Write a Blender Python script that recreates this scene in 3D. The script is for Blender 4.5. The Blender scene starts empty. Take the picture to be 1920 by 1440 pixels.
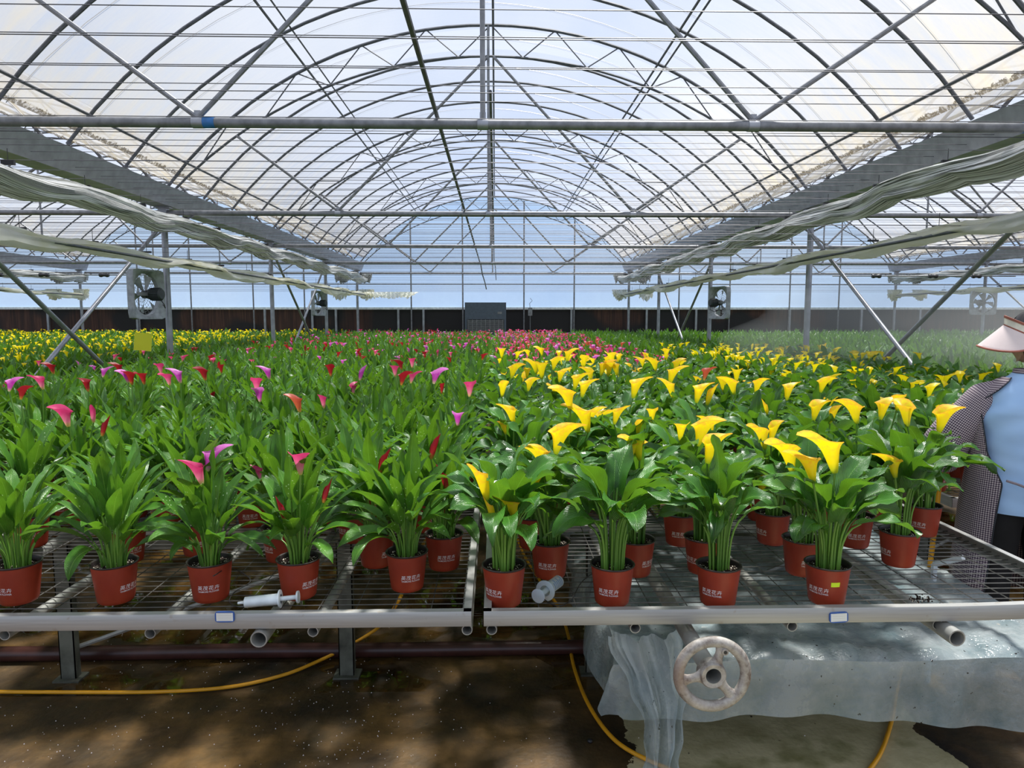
import bpy, bmesh, math, random
import numpy as np
from mathutils import Vector, Matrix
random.seed(7); rng = np.random.default_rng(7)
C = bpy.context.scene.collection
S = bpy.context.scene
pi = math.pi
def R(d): return math.radians(d)

# ------------------------------------------------------------------ camera, sky, sun, exposure
F = 1290.0; CH = 1.55; YAW = R(1.37); PIT = R(5.67)
cam = bpy.data.cameras.new('camera'); camo = bpy.data.objects.new('camera', cam); C.objects.link(camo)
cam.sensor_width = 36; cam.lens = F / 1920 * 36; cam.clip_end = 200
camo.location = (0, 0, CH); camo.rotation_euler = (pi / 2 - PIT, 0, -YAW)
S.camera = camo
vs = S.view_settings
vs.view_transform = 'Standard'; vs.look = 'None'; vs.gamma = 1; vs.use_curve_mapping = False; vs.exposure = 0.15

w = bpy.data.worlds.new('world'); S.world = w; w.use_nodes = True
nt = w.node_tree; nt.nodes.clear()
wo = nt.nodes.new('ShaderNodeOutputWorld'); bg = nt.nodes.new('ShaderNodeBackground')
tc = nt.nodes.new('ShaderNodeTexCoord'); no = nt.nodes.new('ShaderNodeTexNoise'); cr = nt.nodes.new('ShaderNodeValToRGB')
no.inputs['Scale'].default_value = 2.2; no.inputs['Detail'].default_value = 6
cr.color_ramp.elements[0].position = .35; cr.color_ramp.elements[0].color = (.42, .56, .84, 1)
cr.color_ramp.elements[1].position = .62; cr.color_ramp.elements[1].color = (.74, .80, .90, 1)
nt.links.new(tc.outputs['Generated'], no.inputs['Vector']); nt.links.new(no.outputs['Fac'], cr.inputs['Fac'])
nt.links.new(cr.outputs['Color'], bg.inputs['Color']); bg.inputs['Strength'].default_value = .90
nt.links.new(bg.outputs[0], wo.inputs['Surface'])
sl = bpy.data.lights.new('sun', 'SUN'); sl.energy = 10.5; sl.angle = R(7.5); sl.color = (1, .97, .9)
so = bpy.data.objects.new('sun', sl); C.objects.link(so)
so.rotation_euler = Vector((.22, .30, 1)).to_track_quat('Z', 'Y').to_euler()

# ------------------------------------------------------------------ pixel helpers (photo frame 1920x1440)
_f = Vector((math.sin(YAW) * math.cos(PIT), math.cos(YAW) * math.cos(PIT), -math.sin(PIT)))
_r = Vector((math.cos(YAW), -math.sin(YAW), 0)); _u = _r.cross(_f)
def ray(px, py): return _f + _r * ((px - 960) / F) + _u * ((720 - py) / F)
def at_z(px, py, z):
    d = ray(px, py); t = (z - CH) / d.z; return Vector((0, 0, CH)) + d * t
def at_y(px, py, Y):
    d = ray(px, py); t = Y / d.y; return Vector((0, 0, CH)) + d * t
def proj(p):
    v = Vector(p) - Vector((0, 0, CH)); z = v.dot(_f)
    return 960 + F * v.dot(_r) / z, 720 - F * v.dot(_u) / z

# ------------------------------------------------------------------ materials
MATS = {}
def mat(name, build):
    m = bpy.data.materials.new(name); m.use_nodes = True
    t = m.node_tree; t.nodes.clear()
    o = t.nodes.new('ShaderNodeOutputMaterial')
    s = build(t)
    t.links.new(s, o.inputs['Surface']); MATS[name] = m; return m
def N(t, k, **kw):
    n = t.nodes.new(k)
    for a, b in kw.items():
        if a in n.inputs: n.inputs[a].default_value = b
        else: setattr(n, a, b)
    return n
def L(t, a, b): t.links.new(a, b)
def col(c): return (c[0], c[1], c[2], 1)
def noise(t, scale, detail=4, vec=None, rough=.5):
    n = t.nodes.new('ShaderNodeTexNoise'); n.inputs['Scale'].default_value = scale; n.inputs['Detail'].default_value = detail
    n.inputs['Roughness'].default_value = rough
    if vec is None:
        g = t.nodes.new('ShaderNodeTexCoord'); vec = g.outputs['Object']
    t.links.new(vec, n.inputs['Vector']); return n.outputs['Fac']
def ramp(t, fac, stops):
    n = t.nodes.new('ShaderNodeValToRGB'); e = n.color_ramp.elements
    while len(e) < len(stops): e.new(.5)
    for i, (p, c) in enumerate(stops): e[i].position = p; e[i].color = col(c) if len(c) == 3 else c
    t.links.new(fac, n.inputs['Fac']); return n.outputs['Color']
def mixc(t, f, a, b, bt='MIX'):
    n = t.nodes.new('ShaderNodeMix'); n.data_type = 'RGBA'; n.blend_type = bt
    for i, v in ((0, f), (6, a), (7, b)):
        if hasattr(v, 'links'): t.links.new(v, n.inputs[i])
        else: n.inputs[i].default_value = v if i == 0 else col(v)
    return n.outputs[2]
def math_(t, op, a, b=0.0, c=None):
    n = t.nodes.new('ShaderNodeMath'); n.operation = op
    for i, v in enumerate((a, b) if c is None else (a, b, c)):
        if hasattr(v, 'links'): t.links.new(v, n.inputs[i])
        else: n.inputs[i].default_value = v
    return n.outputs[0]
def pbsdf(t, c, rough=.5, metal=0., spec=.5, bump=None, bd=.002):
    p = t.nodes.new('ShaderNodeBsdfPrincipled')
    if hasattr(c, 'links'): t.links.new(c, p.inputs['Base Color'])
    else: p.inputs['Base Color'].default_value = col(c)
    if hasattr(rough, 'links'): t.links.new(rough, p.inputs['Roughness'])
    else: p.inputs['Roughness'].default_value = rough
    p.inputs['Metallic'].default_value = metal; p.inputs['Specular IOR Level'].default_value = spec
    if bump is not None:
        b = t.nodes.new('ShaderNodeBump'); b.inputs['Distance'].default_value = bd
        t.links.new(bump, b.inputs['Height']); t.links.new(b.outputs[0], p.inputs['Normal'])
    return p.outputs[0]
def simple(name, c, rough=.5, metal=0., var=.25, scale=18, spec=.5):
    def b(t):
        n = noise(t, scale)
        cc = ramp(t, n, [(.3, tuple(x * (1 - var) for x in c)), (.7, tuple(min(1, x * (1 + var)) for x in c))])
        return pbsdf(t, cc, rough, metal, spec)
    return mat(name, b)
def mixs(t, f, a, b):
    n = t.nodes.new('ShaderNodeMixShader')
    if hasattr(f, 'links'): t.links.new(f, n.inputs[0])
    else: n.inputs[0].default_value = f
    t.links.new(a, n.inputs[1]); t.links.new(b, n.inputs[2]); return n.outputs[0]
def sep(t, attr='pv'):
    a = t.nodes.new('ShaderNodeAttribute'); a.attribute_name = attr
    s = t.nodes.new('ShaderNodeSeparateXYZ'); t.links.new(a.outputs['Vector'], s.inputs[0])
    return a.outputs['Vector'], s.outputs[0], s.outputs[1], s.outputs[2]
def objco(t):
    g = t.nodes.new('ShaderNodeTexCoord'); s = t.nodes.new('ShaderNodeSeparateXYZ')
    t.links.new(g.outputs['Object'], s.inputs[0]); return g.outputs['Object'], s.outputs[0], s.outputs[1], s.outputs[2]

simple('steel', (.22, .225, .24), .45, .35)
simple('steel_dark', (.10, .105, .12), .5, .3)
simple('galvanised', (.34, .35, .385), .42, .6, .18, 9)
simple('pipe_grey', (.33, .33, .31), .5, .3, .3, 12)
simple('pipe_green', (.12, .125, .10), .5, .2, .5, 14)
simple('wire', (.10, .10, .12), .5, .3)
simple('mesh_wire', (.10, .097, .092), .45, .5, .35, 25)
simple('black_plastic', (.014, .014, .016), .45)
simple('black_cloth', (.006, .006, .007), .85)
simple('white_plastic', (.75, .79, .82), .3)
simple('red_pipe', (.060, .022, .018), .3, 0, .4, 10)
simple('hose', (.78, .36, .012), .38, 0, .15, 8)
simple('motor', (.035, .042, .045), .5)
simple('fan_grey', (.34, .36, .38), .5, .3)
simple('heater_blue', (.075, .095, .13), .45, .1, .1)
simple('pot_rim', (.030, .022, .022), .4)
simple('blue_tape', (.03, .16, .42), .5)
simple('lime_sticker', (.62, .85, .02), .5, 0, .05)
def _card(t):
    p = pbsdf(t, (.90, .88, .06), .5); tl = N(t, 'ShaderNodeBsdfTranslucent'); tl.inputs['Color'].default_value = (.90, .88, .06, 1); return mixs(t, .7, p, tl.outputs[0])
mat('yellow_card', _card)
simple('skin', (.52, .31, .22), .5, 0, .08)
simple('visor_rust', (.33, .11, .075), .7)
simple('visor_cream', (.78, .74, .64), .7)
simple('visor_pink', (.74, .62, .60), .7, 0, .05)
simple('shoe', (.02, .025, .035), .7)
simple('print_white', (.86, .80, .80), .6, 0, .05)
simple('metal_clip', (.02, .02, .022), .5)

def m_alu(t):
    v, x, y, z = objco(t)
    mp = N(t, 'ShaderNodeMapping'); mp.inputs['Scale'].default_value = (1.5, 1.5, 60); L(t, v, mp.inputs[0])
    n = noise(t, 3, 5, mp.outputs[0]); n2 = noise(t, 30, 3, v)
    c = ramp(t, n, [(.3, (.34, .335, .32)), (.7, (.42, .42, .41))])
    c = mixc(t, ramp(t, n2, [(.66, (0, 0, 0)), (.74, (.5, .5, .5))]), c, (.30, .26, .2))
    return pbsdf(t, c, .42, .25)
mat('aluminium', m_alu)
def m_pot(t):
    n = noise(t, 14, 4)
    c = ramp(t, n, [(.3, (.25, .028, .013)), (.75, (.36, .045, .018))])
    return pbsdf(t, c, .42, 0, .4)
mat('pot_plastic', m_pot)
def m_soil(t):
    v, x, y, z = objco(t)
    vo = N(t, 'ShaderNodeTexVoronoi'); vo.inputs['Scale'].default_value = 190; L(t, v, vo.inputs['Vector'])
    sp = N(t, 'ShaderNodeSeparateXYZ'); L(t, vo.outputs['Color'], sp.inputs[0])
    m = math_(t, 'MULTIPLY', math_(t, 'GREATER_THAN', sp.outputs[0], .60), math_(t, 'LESS_THAN', vo.outputs['Distance'], .42))
    c = mixc(t, m, (.018, .010, .007), (.72, .66, .55))
    return pbsdf(t, c, .85, 0, .2, vo.outputs['Distance'], .004)
mat('soil', m_soil)
def leafmat(name, dark, light, vein, spots):
    def b(t):
        v, u, s, r = sep(t)
        c = ramp(t, r, [(0, dark), (1, light)])
        n = noise(t, 22, 3)
        c = mixc(t, ramp(t, n, [(.35, (0, 0, 0)), (.75, (.55, .55, .55))]), c, tuple(a * 1.5 for a in light))
        mid = math_(t, 'LESS_THAN', math_(t, 'ABSOLUTE', math_(t, 'SUBTRACT', u, .5)), .022)
        c = mixc(t, math_(t, 'MULTIPLY', mid, .6), c, vein)
        # side veins
        a = math_(t, 'ABSOLUTE', math_(t, 'SUBTRACT', u, .5))
        wv = math_(t, 'SINE', math_(t, 'MULTIPLY', math_(t, 'SUBTRACT', s, math_(t, 'MULTIPLY', a, .9)), 120))
        if spots:
            vo = N(t, 'ShaderNodeTexVoronoi'); vo.inputs['Scale'].default_value = 95
            g = N(t, 'ShaderNodeTexCoord'); L(t, g.outputs['Object'], vo.inputs['Vector'])
            sp = N(t, 'ShaderNodeSeparateXYZ'); L(t, vo.outputs['Color'], sp.inputs[0])
            nn = noise(t, 7, 2, g.outputs['Object'])
            m = math_(t, 'MULTIPLY', math_(t, 'GREATER_THAN', sp.outputs[0], .45), math_(t, 'LESS_THAN', vo.outputs['Distance'], .20))
            m = math_(t, 'MULTIPLY', m, math_(t, 'GREATER_THAN', nn, .53))
            c = mixc(t, m, c, (.55, .75, .40))
        p = pbsdf(t, c, .27, 0, .8, wv, .0006)
        tr = N(t, 'ShaderNodeBsdfTranslucent')
        L(t, mixc(t, .55, c, (.30, .62, .02)), tr.inputs['Color'])
        return mixs(t, .22, p, tr.outputs[0])
    return mat(name, b)
leafmat('leaf_lance', (.020, .085, .010), (.090, .26, .026), (.24, .46, .07), True)
leafmat('leaf_broad', (.012, .066, .010), (.058, .20, .022), (.13, .32, .05), False)
def m_stem(t):
    v, u, s, r = sep(t)
    c = ramp(t, r, [(0, (.055, .15, .018)), (1, (.17, .34, .05))])
    return pbsdf(t, c, .38, 0, .5)
mat('stem', m_stem)
def flowermat(name, base, mid, rim, rimpos=.8):
    def b(t):
        v, u, s, r = sep(t)
        c = ramp(t, s, [(0, base), (.34, mid[0]), (rimpos, mid[1]), (1, rim)])
        n = noise(t, 60, 3)
        c = mixc(t, math_(t, 'MULTIPLY', math_(t, 'POWER', s, 3), ramp(t, n, [(.45, (0, 0, 0)), (.6, (1, 1, 1))])), c, rim)
        p = pbsdf(t, c, .42, 0, .4)
        tr = N(t, 'ShaderNodeBsdfTranslucent'); L(t, c, tr.inputs['Color'])
        return mixs(t, .38, p, tr.outputs[0])
    return mat(name, b)
flowermat('spathe_yellow', (.30, .42, .02), ((.84, .72, .008), (.97, .78, .010)), (.96, .48, .04), .93)
flowermat('spathe_pink', (.62, .62, .12), ((.80, .26, .36), (.68, .075, .22)), (.55, .03, .14), .7)
flowermat('spathe_purple', (.62, .60, .25), ((.62, .10, .45), (.52, .035, .42)), (.75, .22, .62), .7)
flowermat('spathe_red', (.55, .35, .05), ((.42, .03, .03), (.36, .012, .02)), (.30, .01, .02), .7)
flowermat('spathe_salmon', (.50, .45, .08), ((.62, .16, .06), (.60, .12, .05)), (.50, .08, .05), .7)
flowermat('spathe_lemon', (.45, .55, .03), ((.85, .78, .01), (.95, .84, .01)), (.90, .62, .01), .85)

def m_film(t):
    # clear-ish greenhouse film: lets the sky through, scatters the rest; dirt gathers by the eaves
    v, x, y, z = objco(t)
    ax = math_(t, 'ABSOLUTE', x)
    mp = N(t, 'ShaderNodeMapping'); mp.inputs['Scale'].default_value = (1, 3.5, 1); L(t, v, mp.inputs[0])
    n = noise(t, 2.2, 6, mp.outputs[0], .6)
    eave = N(t, 'ShaderNodeMapRange'); eave.inputs[1].default_value = 2.3; eave.inputs[2].default_value = 3.9; L(t, ax, eave.inputs[0])
    dirt = math_(t, 'MULTIPLY', eave.outputs[0], ramp(t, n, [(.3, (.3, .3, .3)), (.7, (1, 1, 1))]))
    line = math_(t, 'MULTIPLY', math_(t, 'GREATER_THAN', math_(t, 'ADD', ax, math_(t, 'MULTIPLY', noise(t, 14, 6, v, .7), .09)), 3.865), ramp(t, noise(t, 30, 4, v, .7), [(.36, (.3, .3, .3)), (.50, (1, 1, 1))]))
    c = mixc(t, dirt, (.48, .50, .57), (.56, .50, .39))
    c = mixc(t, line, c, (.10, .08, .05))
    tr = N(t, 'ShaderNodeBsdfTransparent'); tr.inputs['Color'].default_value = (.97, .98, 1, 1)
    tl = N(t, 'ShaderNodeBsdfTranslucent'); L(t, c, tl.inputs['Color'])
    df = N(t, 'ShaderNodeBsdfDiffuse'); L(t, c, df.inputs['Color'])
    sc = mixs(t, .45, tl.outputs[0], df.outputs[0])
    # strips of doubled film above every frame
    yy = math_(t, 'FRACT', math_(t, 'DIVIDE', math_(t, 'ADD', y, 3.15), 4.0))
    dbl = math_(t, 'MULTIPLY', math_(t, 'LESS_THAN', yy, .16), .16)
    seam = math_(t, 'MULTIPLY', math_(t, 'LESS_THAN', ax, 2.1), -.12)
    f = math_(t, 'ADD', math_(t, 'ADD', .40, dbl), math_(t, 'ADD', math_(t, 'MULTIPLY', dirt, .28), math_(t, 'ADD', seam, math_(t, 'MULTIPLY', n, .10))))
    f = math_(t, 'MAXIMUM', f, math_(t, 'MULTIPLY', line, .85))
    return mixs(t, f, tr.outputs[0], sc)
mat('film_roof', m_film)
def m_fwall(t):
    n = noise(t, 1.2, 4)
    tr = N(t, 'ShaderNodeBsdfTransparent'); tr.inputs['Color'].default_value = (.80, .90, 1, 1)
    tl = N(t, 'ShaderNodeBsdfTranslucent'); tl.inputs['Color'].default_value = (.62, .80, .98, 1)
    df = N(t, 'ShaderNodeBsdfDiffuse'); df.inputs['Color'].default_value = (.62, .80, .98, 1)
    return mixs(t, math_(t, 'ADD', .25, math_(t, 'MULTIPLY', n, .2)), tr.outputs[0], mixs(t, .5, tl.outputs[0], df.outputs[0]))
mat('film_wall', m_fwall)
def m_dark(t):
    v, x, y, z = objco(t)
    mp = N(t, 'ShaderNodeMapping'); mp.inputs['Scale'].default_value = (7, 1, .35); L(t, v, mp.inputs[0])
    n = noise(t, 2, 6, mp.outputs[0], .65); n2 = noise(t, .45, 2, v)
    br = ramp(t, n, [(.35, (.018, .009, .007)), (.55, (.055, .022, .014)), (.75, (.13, .06, .035))])
    return pbsdf(t, mixc(t, ramp(t, n2, [(.50, (0, 0, 0)), (.56, (1, 1, 1))]), (.010, .009, .010), br), .7)
mat('dark_skirt', m_dark)
def m_net(t):
    v, u, s, r = sep(t)
    n = noise(t, 1.0, 3, v)
    cb = N(t, 'ShaderNodeCombineXYZ'); L(t, math_(t, 'MULTIPLY', u, 70), cb.inputs[0]); L(t, math_(t, 'MULTIPLY', s, 1.1), cb.inputs[1])
    f = noise(t, 1.0, 3, cb.outputs[0], .6)
    c = ramp(t, f, [(.38, (.05, .055, .04)), (.48, (.48, .49, .46)), (.58, (.95, .96, .97))])
    p = pbsdf(t, c, .4, .2, .5, f, .01)
    tl = N(t, 'ShaderNodeBsdfTranslucent'); L(t, c, tl.inputs['Color'])
    return mixs(t, .25, p, tl.outputs[0])
mat('shade_net', m_net)
def m_sheetcloth(t):
    n = noise(t, 3.0, 5)
    c = ramp(t, n, [(.35, (.92, .92, .88)), (.7, (.84, .82, .62))])
    p = pbsdf(t, c, .45)
    tl = N(t, 'ShaderNodeBsdfTranslucent'); L(t, c, tl.inputs['Color'])
    tr = N(t, 'ShaderNodeBsdfTransparent')
    return mixs(t, .14, mixs(t, .5, p, tl.outputs[0]), tr.outputs[0])
mat('curtain_film', m_sheetcloth)
def m_clearfilm(t):
    v, x, y, z = objco(t)
    n = noise(t, 5.0, 6, v, .65); n2 = noise(t, 60, 3, v)
    c = ramp(t, n, [(.3, (.22, .31, .34)), (.6, (.50, .55, .56))])
    c = mixc(t, ramp(t, n2, [(.70, (0, 0, 0)), (.73, (1, 1, 1))]), c, (.03, .025, .02))
    p = pbsdf(t, c, ramp(t, n, [(.3, (.12, .12, .12)), (.7, (.35, .35, .35))]), 0, .8, n, .02)
    tl = N(t, 'ShaderNodeBsdfTranslucent'); L(t, c, tl.inputs['Color'])
    tr = N(t, 'ShaderNodeBsdfTransparent'); tr.inputs['Color'].default_value = (.85, .93, .95, 1)
    f = N(t, 'ShaderNodeMapRange'); f.inputs[1].default_value = .44; f.inputs[2].default_value = .36; f.inputs[3].default_value = .10; f.inputs[4].default_value = .42; L(t, z, f.inputs[0])
    return mixs(t, f.outputs[0], mixs(t, .2, p, tl.outputs[0]), tr.outputs[0])
mat('plastic_cover', m_clearfilm)
def m_floor(t):
    v, x, y, z = objco(t)
    n = noise(t, 1.6, 7, v, .62); n2 = noise(t, 5.5, 6, v, .6); n3 = noise(t, 40, 3, v)
    wet = ramp(t, n, [(.36, (.012, .008, .004)), (.48, (.075, .042, .013)), (.62, (.22, .12, .034))])
    wet = mixc(t, ramp(t, n2, [(.45, (0, 0, 0)), (.72, (.65, .65, .65))]), wet, (.025, .022, .008))
    dry = ramp(t, n2, [(.36, (.34, .30, .16)), (.60, (.50, .45, .27))])
    dry = mixc(t, ramp(t, noise(t, 3.3, 5, v), [(.56, (0, 0, 0)), (.66, (.75, .75, .75))]), dry, (.11, .12, .022))
    # the dry patch has its own outline
    wob = math_(t, 'MULTIPLY', math_(t, 'SUBTRACT', noise(t, 4, 6, v, .6), .5), .35)
    e1 = math_(t, 'ADD', x, wob)
    m = math_(t, 'MULTIPLY', math_(t, 'GREATER_THAN', e1, .47), math_(t, 'LESS_THAN', e1, 1.62))
    m = math_(t, 'MULTIPLY', m, math_(t, 'LESS_THAN', y, 3.9))
    c = mixc(t, m, wet, dry)
    c = mixc(t, ramp(t, n3, [(.72, (0, 0, 0)), (.76, (1, 1, 1))]), c, (.03, .02, .012))
    pud = math_(t, 'MULTIPLY', ramp(t, noise(t, 1.9, 3, v), [(.50, (0, 0, 0)), (.53, (1, 1, 1))]), math_(t, 'SUBTRACT', 1.0, m))
    pud = math_(t, 'MULTIPLY', pud, math_(t, 'GREATER_THAN', y, 2.72))
    rg = math_(t, 'SUBTRACT', .62, math_(t, 'MULTIPLY', pud, .57))
    rg = math_(t, 'SUBTRACT', rg, math_(t, 'MULTIPLY', ramp(t, n, [(.40, (1, 1, 1)), (.55, (0, 0, 0))]), .04))
    bn = math_(t, 'MULTIPLY', n3, math_(t, 'SUBTRACT', 1.0, pud))
    return pbsdf(t, c, rg, 0, .5, bn, .003)
mat('wet_concrete', m_floor)
def m_gingham(t):
    v, u, s, r = sep(t)
    def st(q): return math_(t, 'LESS_THAN', math_(t, 'FRACT', math_(t, 'DIVIDE', q, .0085)), .5)
    a, b = st(u), st(s)
    k = math_(t, 'MULTIPLY', math_(t, 'ADD', a, b), .5)
    c = ramp(t, k, [(.2, (.62, .55, .54)), (.5, (.22, .17, .20)), (.9, (.035, .022, .045))])
    return pbsdf(t, c, .85, 0, .1)
mat('gingham', m_gingham)
def m_shirt(t):
    c = ramp(t, noise(t, 6, 3), [(.3, (.34, .53, .82)), (.7, (.42, .62, .90))])
    return pbsdf(t, c, .75, 0, .2)
mat('blue_shirt', m_shirt)
def m_hair(t):
    v, u, s, r = sep(t)
    cb = N(t, 'ShaderNodeCombineXYZ'); L(t, math_(t, 'MULTIPLY', u, 60), cb.inputs[0]); L(t, math_(t, 'MULTIPLY', s, 3), cb.inputs[1])
    f = noise(t, 1, 3, cb.outputs[0])
    c = ramp(t, f, [(.3, (.006, .005, .006)), (.75, (.035, .024, .022))])
    return pbsdf(t, c, .34, 0, .6, f, .004)
mat('hair', m_hair)
def m_wheel(t):
    n = noise(t, 28, 6, None, .7); n2 = noise(t, 7, 3)
    c = ramp(t, n, [(.34, (.16, .12, .10)), (.47, (.33, .30, .27)), (.66, (.50, .47, .43))])
    c = mixc(t, ramp(t, n2, [(.55, (0, 0, 0)), (.7, (.5, .5, .5))]), c, (.22, .12, .07))
    return pbsdf(t, c, .55, .2, .4, n, .002)
mat('worn_iron', m_wheel)
def m_label(t):
    v, u, s, r = sep(t)
    e = math_(t, 'MAXIMUM', math_(t, 'MULTIPLY', math_(t, 'ABSOLUTE', math_(t, 'SUBTRACT', u, .5)), 2.0), 0)
    e2 = math_(t, 'MULTIPLY', math_(t, 'ABSOLUTE', math_(t, 'SUBTRACT', s, .5)), 2.0)
    m = math_(t, 'MAXIMUM', math_(t, 'GREATER_THAN', e, .86), math_(t, 'GREATER_THAN', e2, .76))
    ln = math_(t, 'MULTIPLY', math_(t, 'LESS_THAN', math_(t, 'FRACT', math_(t, 'MULTIPLY', s, 5)), .15), math_(t, 'LESS_THAN', e, .7))
    c = mixc(t, ln, (.72, .74, .72), (.55, .55, .5))
    return pbsdf(t, mixc(t, m, c, (.03, .10, .35)), .5)
mat('label_card', m_label)
def m_glass(t):
    p = pbsdf(t, (.75, .83, .88), .2, 0, .6); tr = N(t, 'ShaderNodeBsdfTransparent'); tr.inputs['Color'].default_value = (.9, .95, 1, 1)
    return mixs(t, .45, p, tr.outputs[0])
mat('clear_plastic', m_glass)

# ------------------------------------------------------------------ mesh builder
class MB:
    def __init__(s): s.v = []; s.f = []; s.a = []; s.mi = []; s.n = 0
    def add(s, v, f, pv=None, mi=0):
        v = np.asarray(v, float).reshape(-1, 3)
        if pv is None: pv = np.zeros((len(v), 3))
        s.v.append(v); s.a.append(np.asarray(pv, float))
        for q in f: s.f.append(tuple(i + s.n for i in q)); s.mi.append(mi)
        s.n += len(v)
    def grid(s, P, pv=None, mi=0, closed=False):
        # P: (a,b,3)
        P = np.asarray(P, float); a, b = P.shape[:2]
        f = []
        for i in range(a - 1):
            for j in range(b if closed else b - 1):
                k = (j + 1) % b
                f.append((i * b + j, i * b + k, (i + 1) * b + k, (i + 1) * b + j))
        s.add(P.reshape(-1, 3), f, None if pv is None else np.asarray(pv, float).reshape(-1, 3), mi)
    def box(s, x0, x1, y0, y1, z0, z1, mi=0):
        v = [(x, y, z) for x in (x0, x1) for y in (y0, y1) for z in (z0, z1)]
        s.add(v, [(0, 1, 3, 2), (4, 6, 7, 5), (0, 4, 5, 1), (2, 3, 7, 6), (0, 2, 6, 4), (1, 5, 7, 3)], None, mi)
    def tube(s, pts, r, n=8, mi=0, cap=True, pvr=None):
        pts = np.asarray(pts, float); m = len(pts)
        rr = np.full(m, r, float) if np.isscalar(r) else np.asarray(r, float)
        T = np.gradient(pts, axis=0) if m > 2 else np.repeat((pts[1] - pts[0])[None], 2, 0)
        T /= np.linalg.norm(T, axis=1)[:, None] + 1e-12
        up = np.array([0, 0, 1.]) if abs(T[0][2]) < .9 else np.array([1., 0, 0])
        U = np.cross(T[0], up); U /= np.linalg.norm(U)
        ang = np.arange(n) * 2 * pi / n
        P = np.zeros((m, n, 3))
        for i in range(m):
            U = U - T[i] * U.dot(T[i]); U /= np.linalg.norm(U) + 1e-12; V = np.cross(T[i], U)
            P[i] = pts[i] + rr[i] * (np.cos(ang)[:, None] * U + np.sin(ang)[:, None] * V)
        pv = np.zeros((m, n, 3)); pv[..., 0] = ang / (2 * pi); pv[..., 1] = np.linspace(0, 1, m)[:, None]
        if pvr is not None: pv[..., 2] = pvr
        n0 = s.n; s.grid(P, pv, mi, True)
        if cap:
            s.f.append(tuple(n0 + i for i in range(n))[::-1]); s.mi.append(mi)
            s.f.append(tuple(n0 + (m - 1) * n + i for i in range(n))); s.mi.append(mi)
    def bar(s, a, b, r, n=6, mi=0): s.tube([a, b], r, n, mi)
    def lathe(s, prof, n=24, c=(0, 0, 0), mi=0, axis='z'):
        ang = np.arange(n) * 2 * pi / n
        P = np.zeros((len(prof), n, 3))
        for i, (r, z) in enumerate(prof):
            a = np.stack([r * np.cos(ang), r * np.sin(ang), np.full(n, z)], 1)
            if axis == 'y': a = a[:, [0, 2, 1]]
            if axis == 'x': a = a[:, [2, 0, 1]]
            P[i] = a
        s.grid(P + np.asarray(c), None, mi, True)
    def mesh(s, name, mats):
        me = bpy.data.meshes.new(name)
        v = np.concatenate(s.v); me.from_pydata(v.tolist(), [], s.f)
        for m in mats: me.materials.append(MATS[m])
        me.polygons.foreach_set('material_index', s.mi)
        at = me.attributes.new('pv', 'FLOAT_VECTOR', 'POINT'); at.data.foreach_set('vector', np.concatenate(s.a).ravel())
        return me
    def build(s, name, mats, parent=None, smooth=True, loc=None):
        if isinstance(mats, str): mats = [mats]
        me = s.mesh(name, mats)
        if smooth: smooth_me(me)
        return link(name, me, parent, loc)
def smooth_me(me, ang=40):
    me.polygons.foreach_set('use_smooth', [True] * len(me.polygons))
    bm = bmesh.new(); bm.from_mesh(me)
    for e in bm.edges:
        if len(e.link_faces) == 2 and e.calc_face_angle(0) > R(ang): e.smooth = False
    bm.to_mesh(me); bm.free()
def link(name, me, parent=None, loc=None):
    o = bpy.data.objects.new(name, me); C.objects.link(o)
    if parent: o.parent = parent
    if loc is not None: o.location = loc
    return o
def tag(o, label, cat=None, group=None, kind=None):
    o['label'] = label
    if cat: o['category'] = cat
    if group: o['group'] = group
    if kind: o['kind'] = kind
    return o
def empty(name, loc=(0, 0, 0), rz=0):
    o = bpy.data.objects.new(name, None); C.objects.link(o); o.location = loc; o.rotation_euler = (0, 0, rz)
    o.empty_display_size = .1; return o
def struct(o, label=None):
    o['kind'] = 'structure'
    if label: o['label'] = label
    o['category'] = o.name.split('_')[0].split('.')[0]
    return o
_od = 'first second third fourth fifth sixth seventh eighth ninth tenth eleventh twelfth'.split()
def ordn(k):
    if k <= 12: return _od[k - 1]
    return f"{k}{'th' if 10 < k % 100 < 14 else {1: 'st', 2: 'nd', 3: 'rd'}.get(k % 10, 'th')}"
def ray_dir(az, el): return np.array([math.cos(az) * math.cos(el), math.sin(az) * math.cos(el), math.sin(el)])
# ------------------------------------------------------------------ greenhouse shell
RX = -.05; FY = .67
YB = 20.75
BAYS = [0, -1, 1, -2, 2]
BNAME = {0: 'middle bay', -1: 'left side bay', 1: 'right side bay', -2: 'far left bay', 2: 'far right bay'}
m = MB(); n = 60
m.add([(-24, -3, 0), (24, -3, 0), (24, 24, 0), (-24, 24, 0)], [(0, 1, 2, 3)])
struct(m.build('floor', 'wet_concrete'), 'wet brown stained concrete floor with a paler dry patch')
def arc_z(x, Rr=5.0): return .03 + math.sqrt(Rr * Rr - x * x)
for b in BAYS:
    xs = np.linspace(-3.85, 3.85, 37); ys = np.arange(-3, YB + .01, .95)
    P = np.array([[(x, y, arc_z(x, 5.03) + .006 * math.sin(y * 6.6)) for x in xs] for y in ys])
    m = MB(); m.grid(P)
    struct(m.build('ceiling', 'film_roof', None, True, (RX + 8 * b, 0, 0)), 'arched translucent plastic film roof over the ' + BNAME[b])
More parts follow.
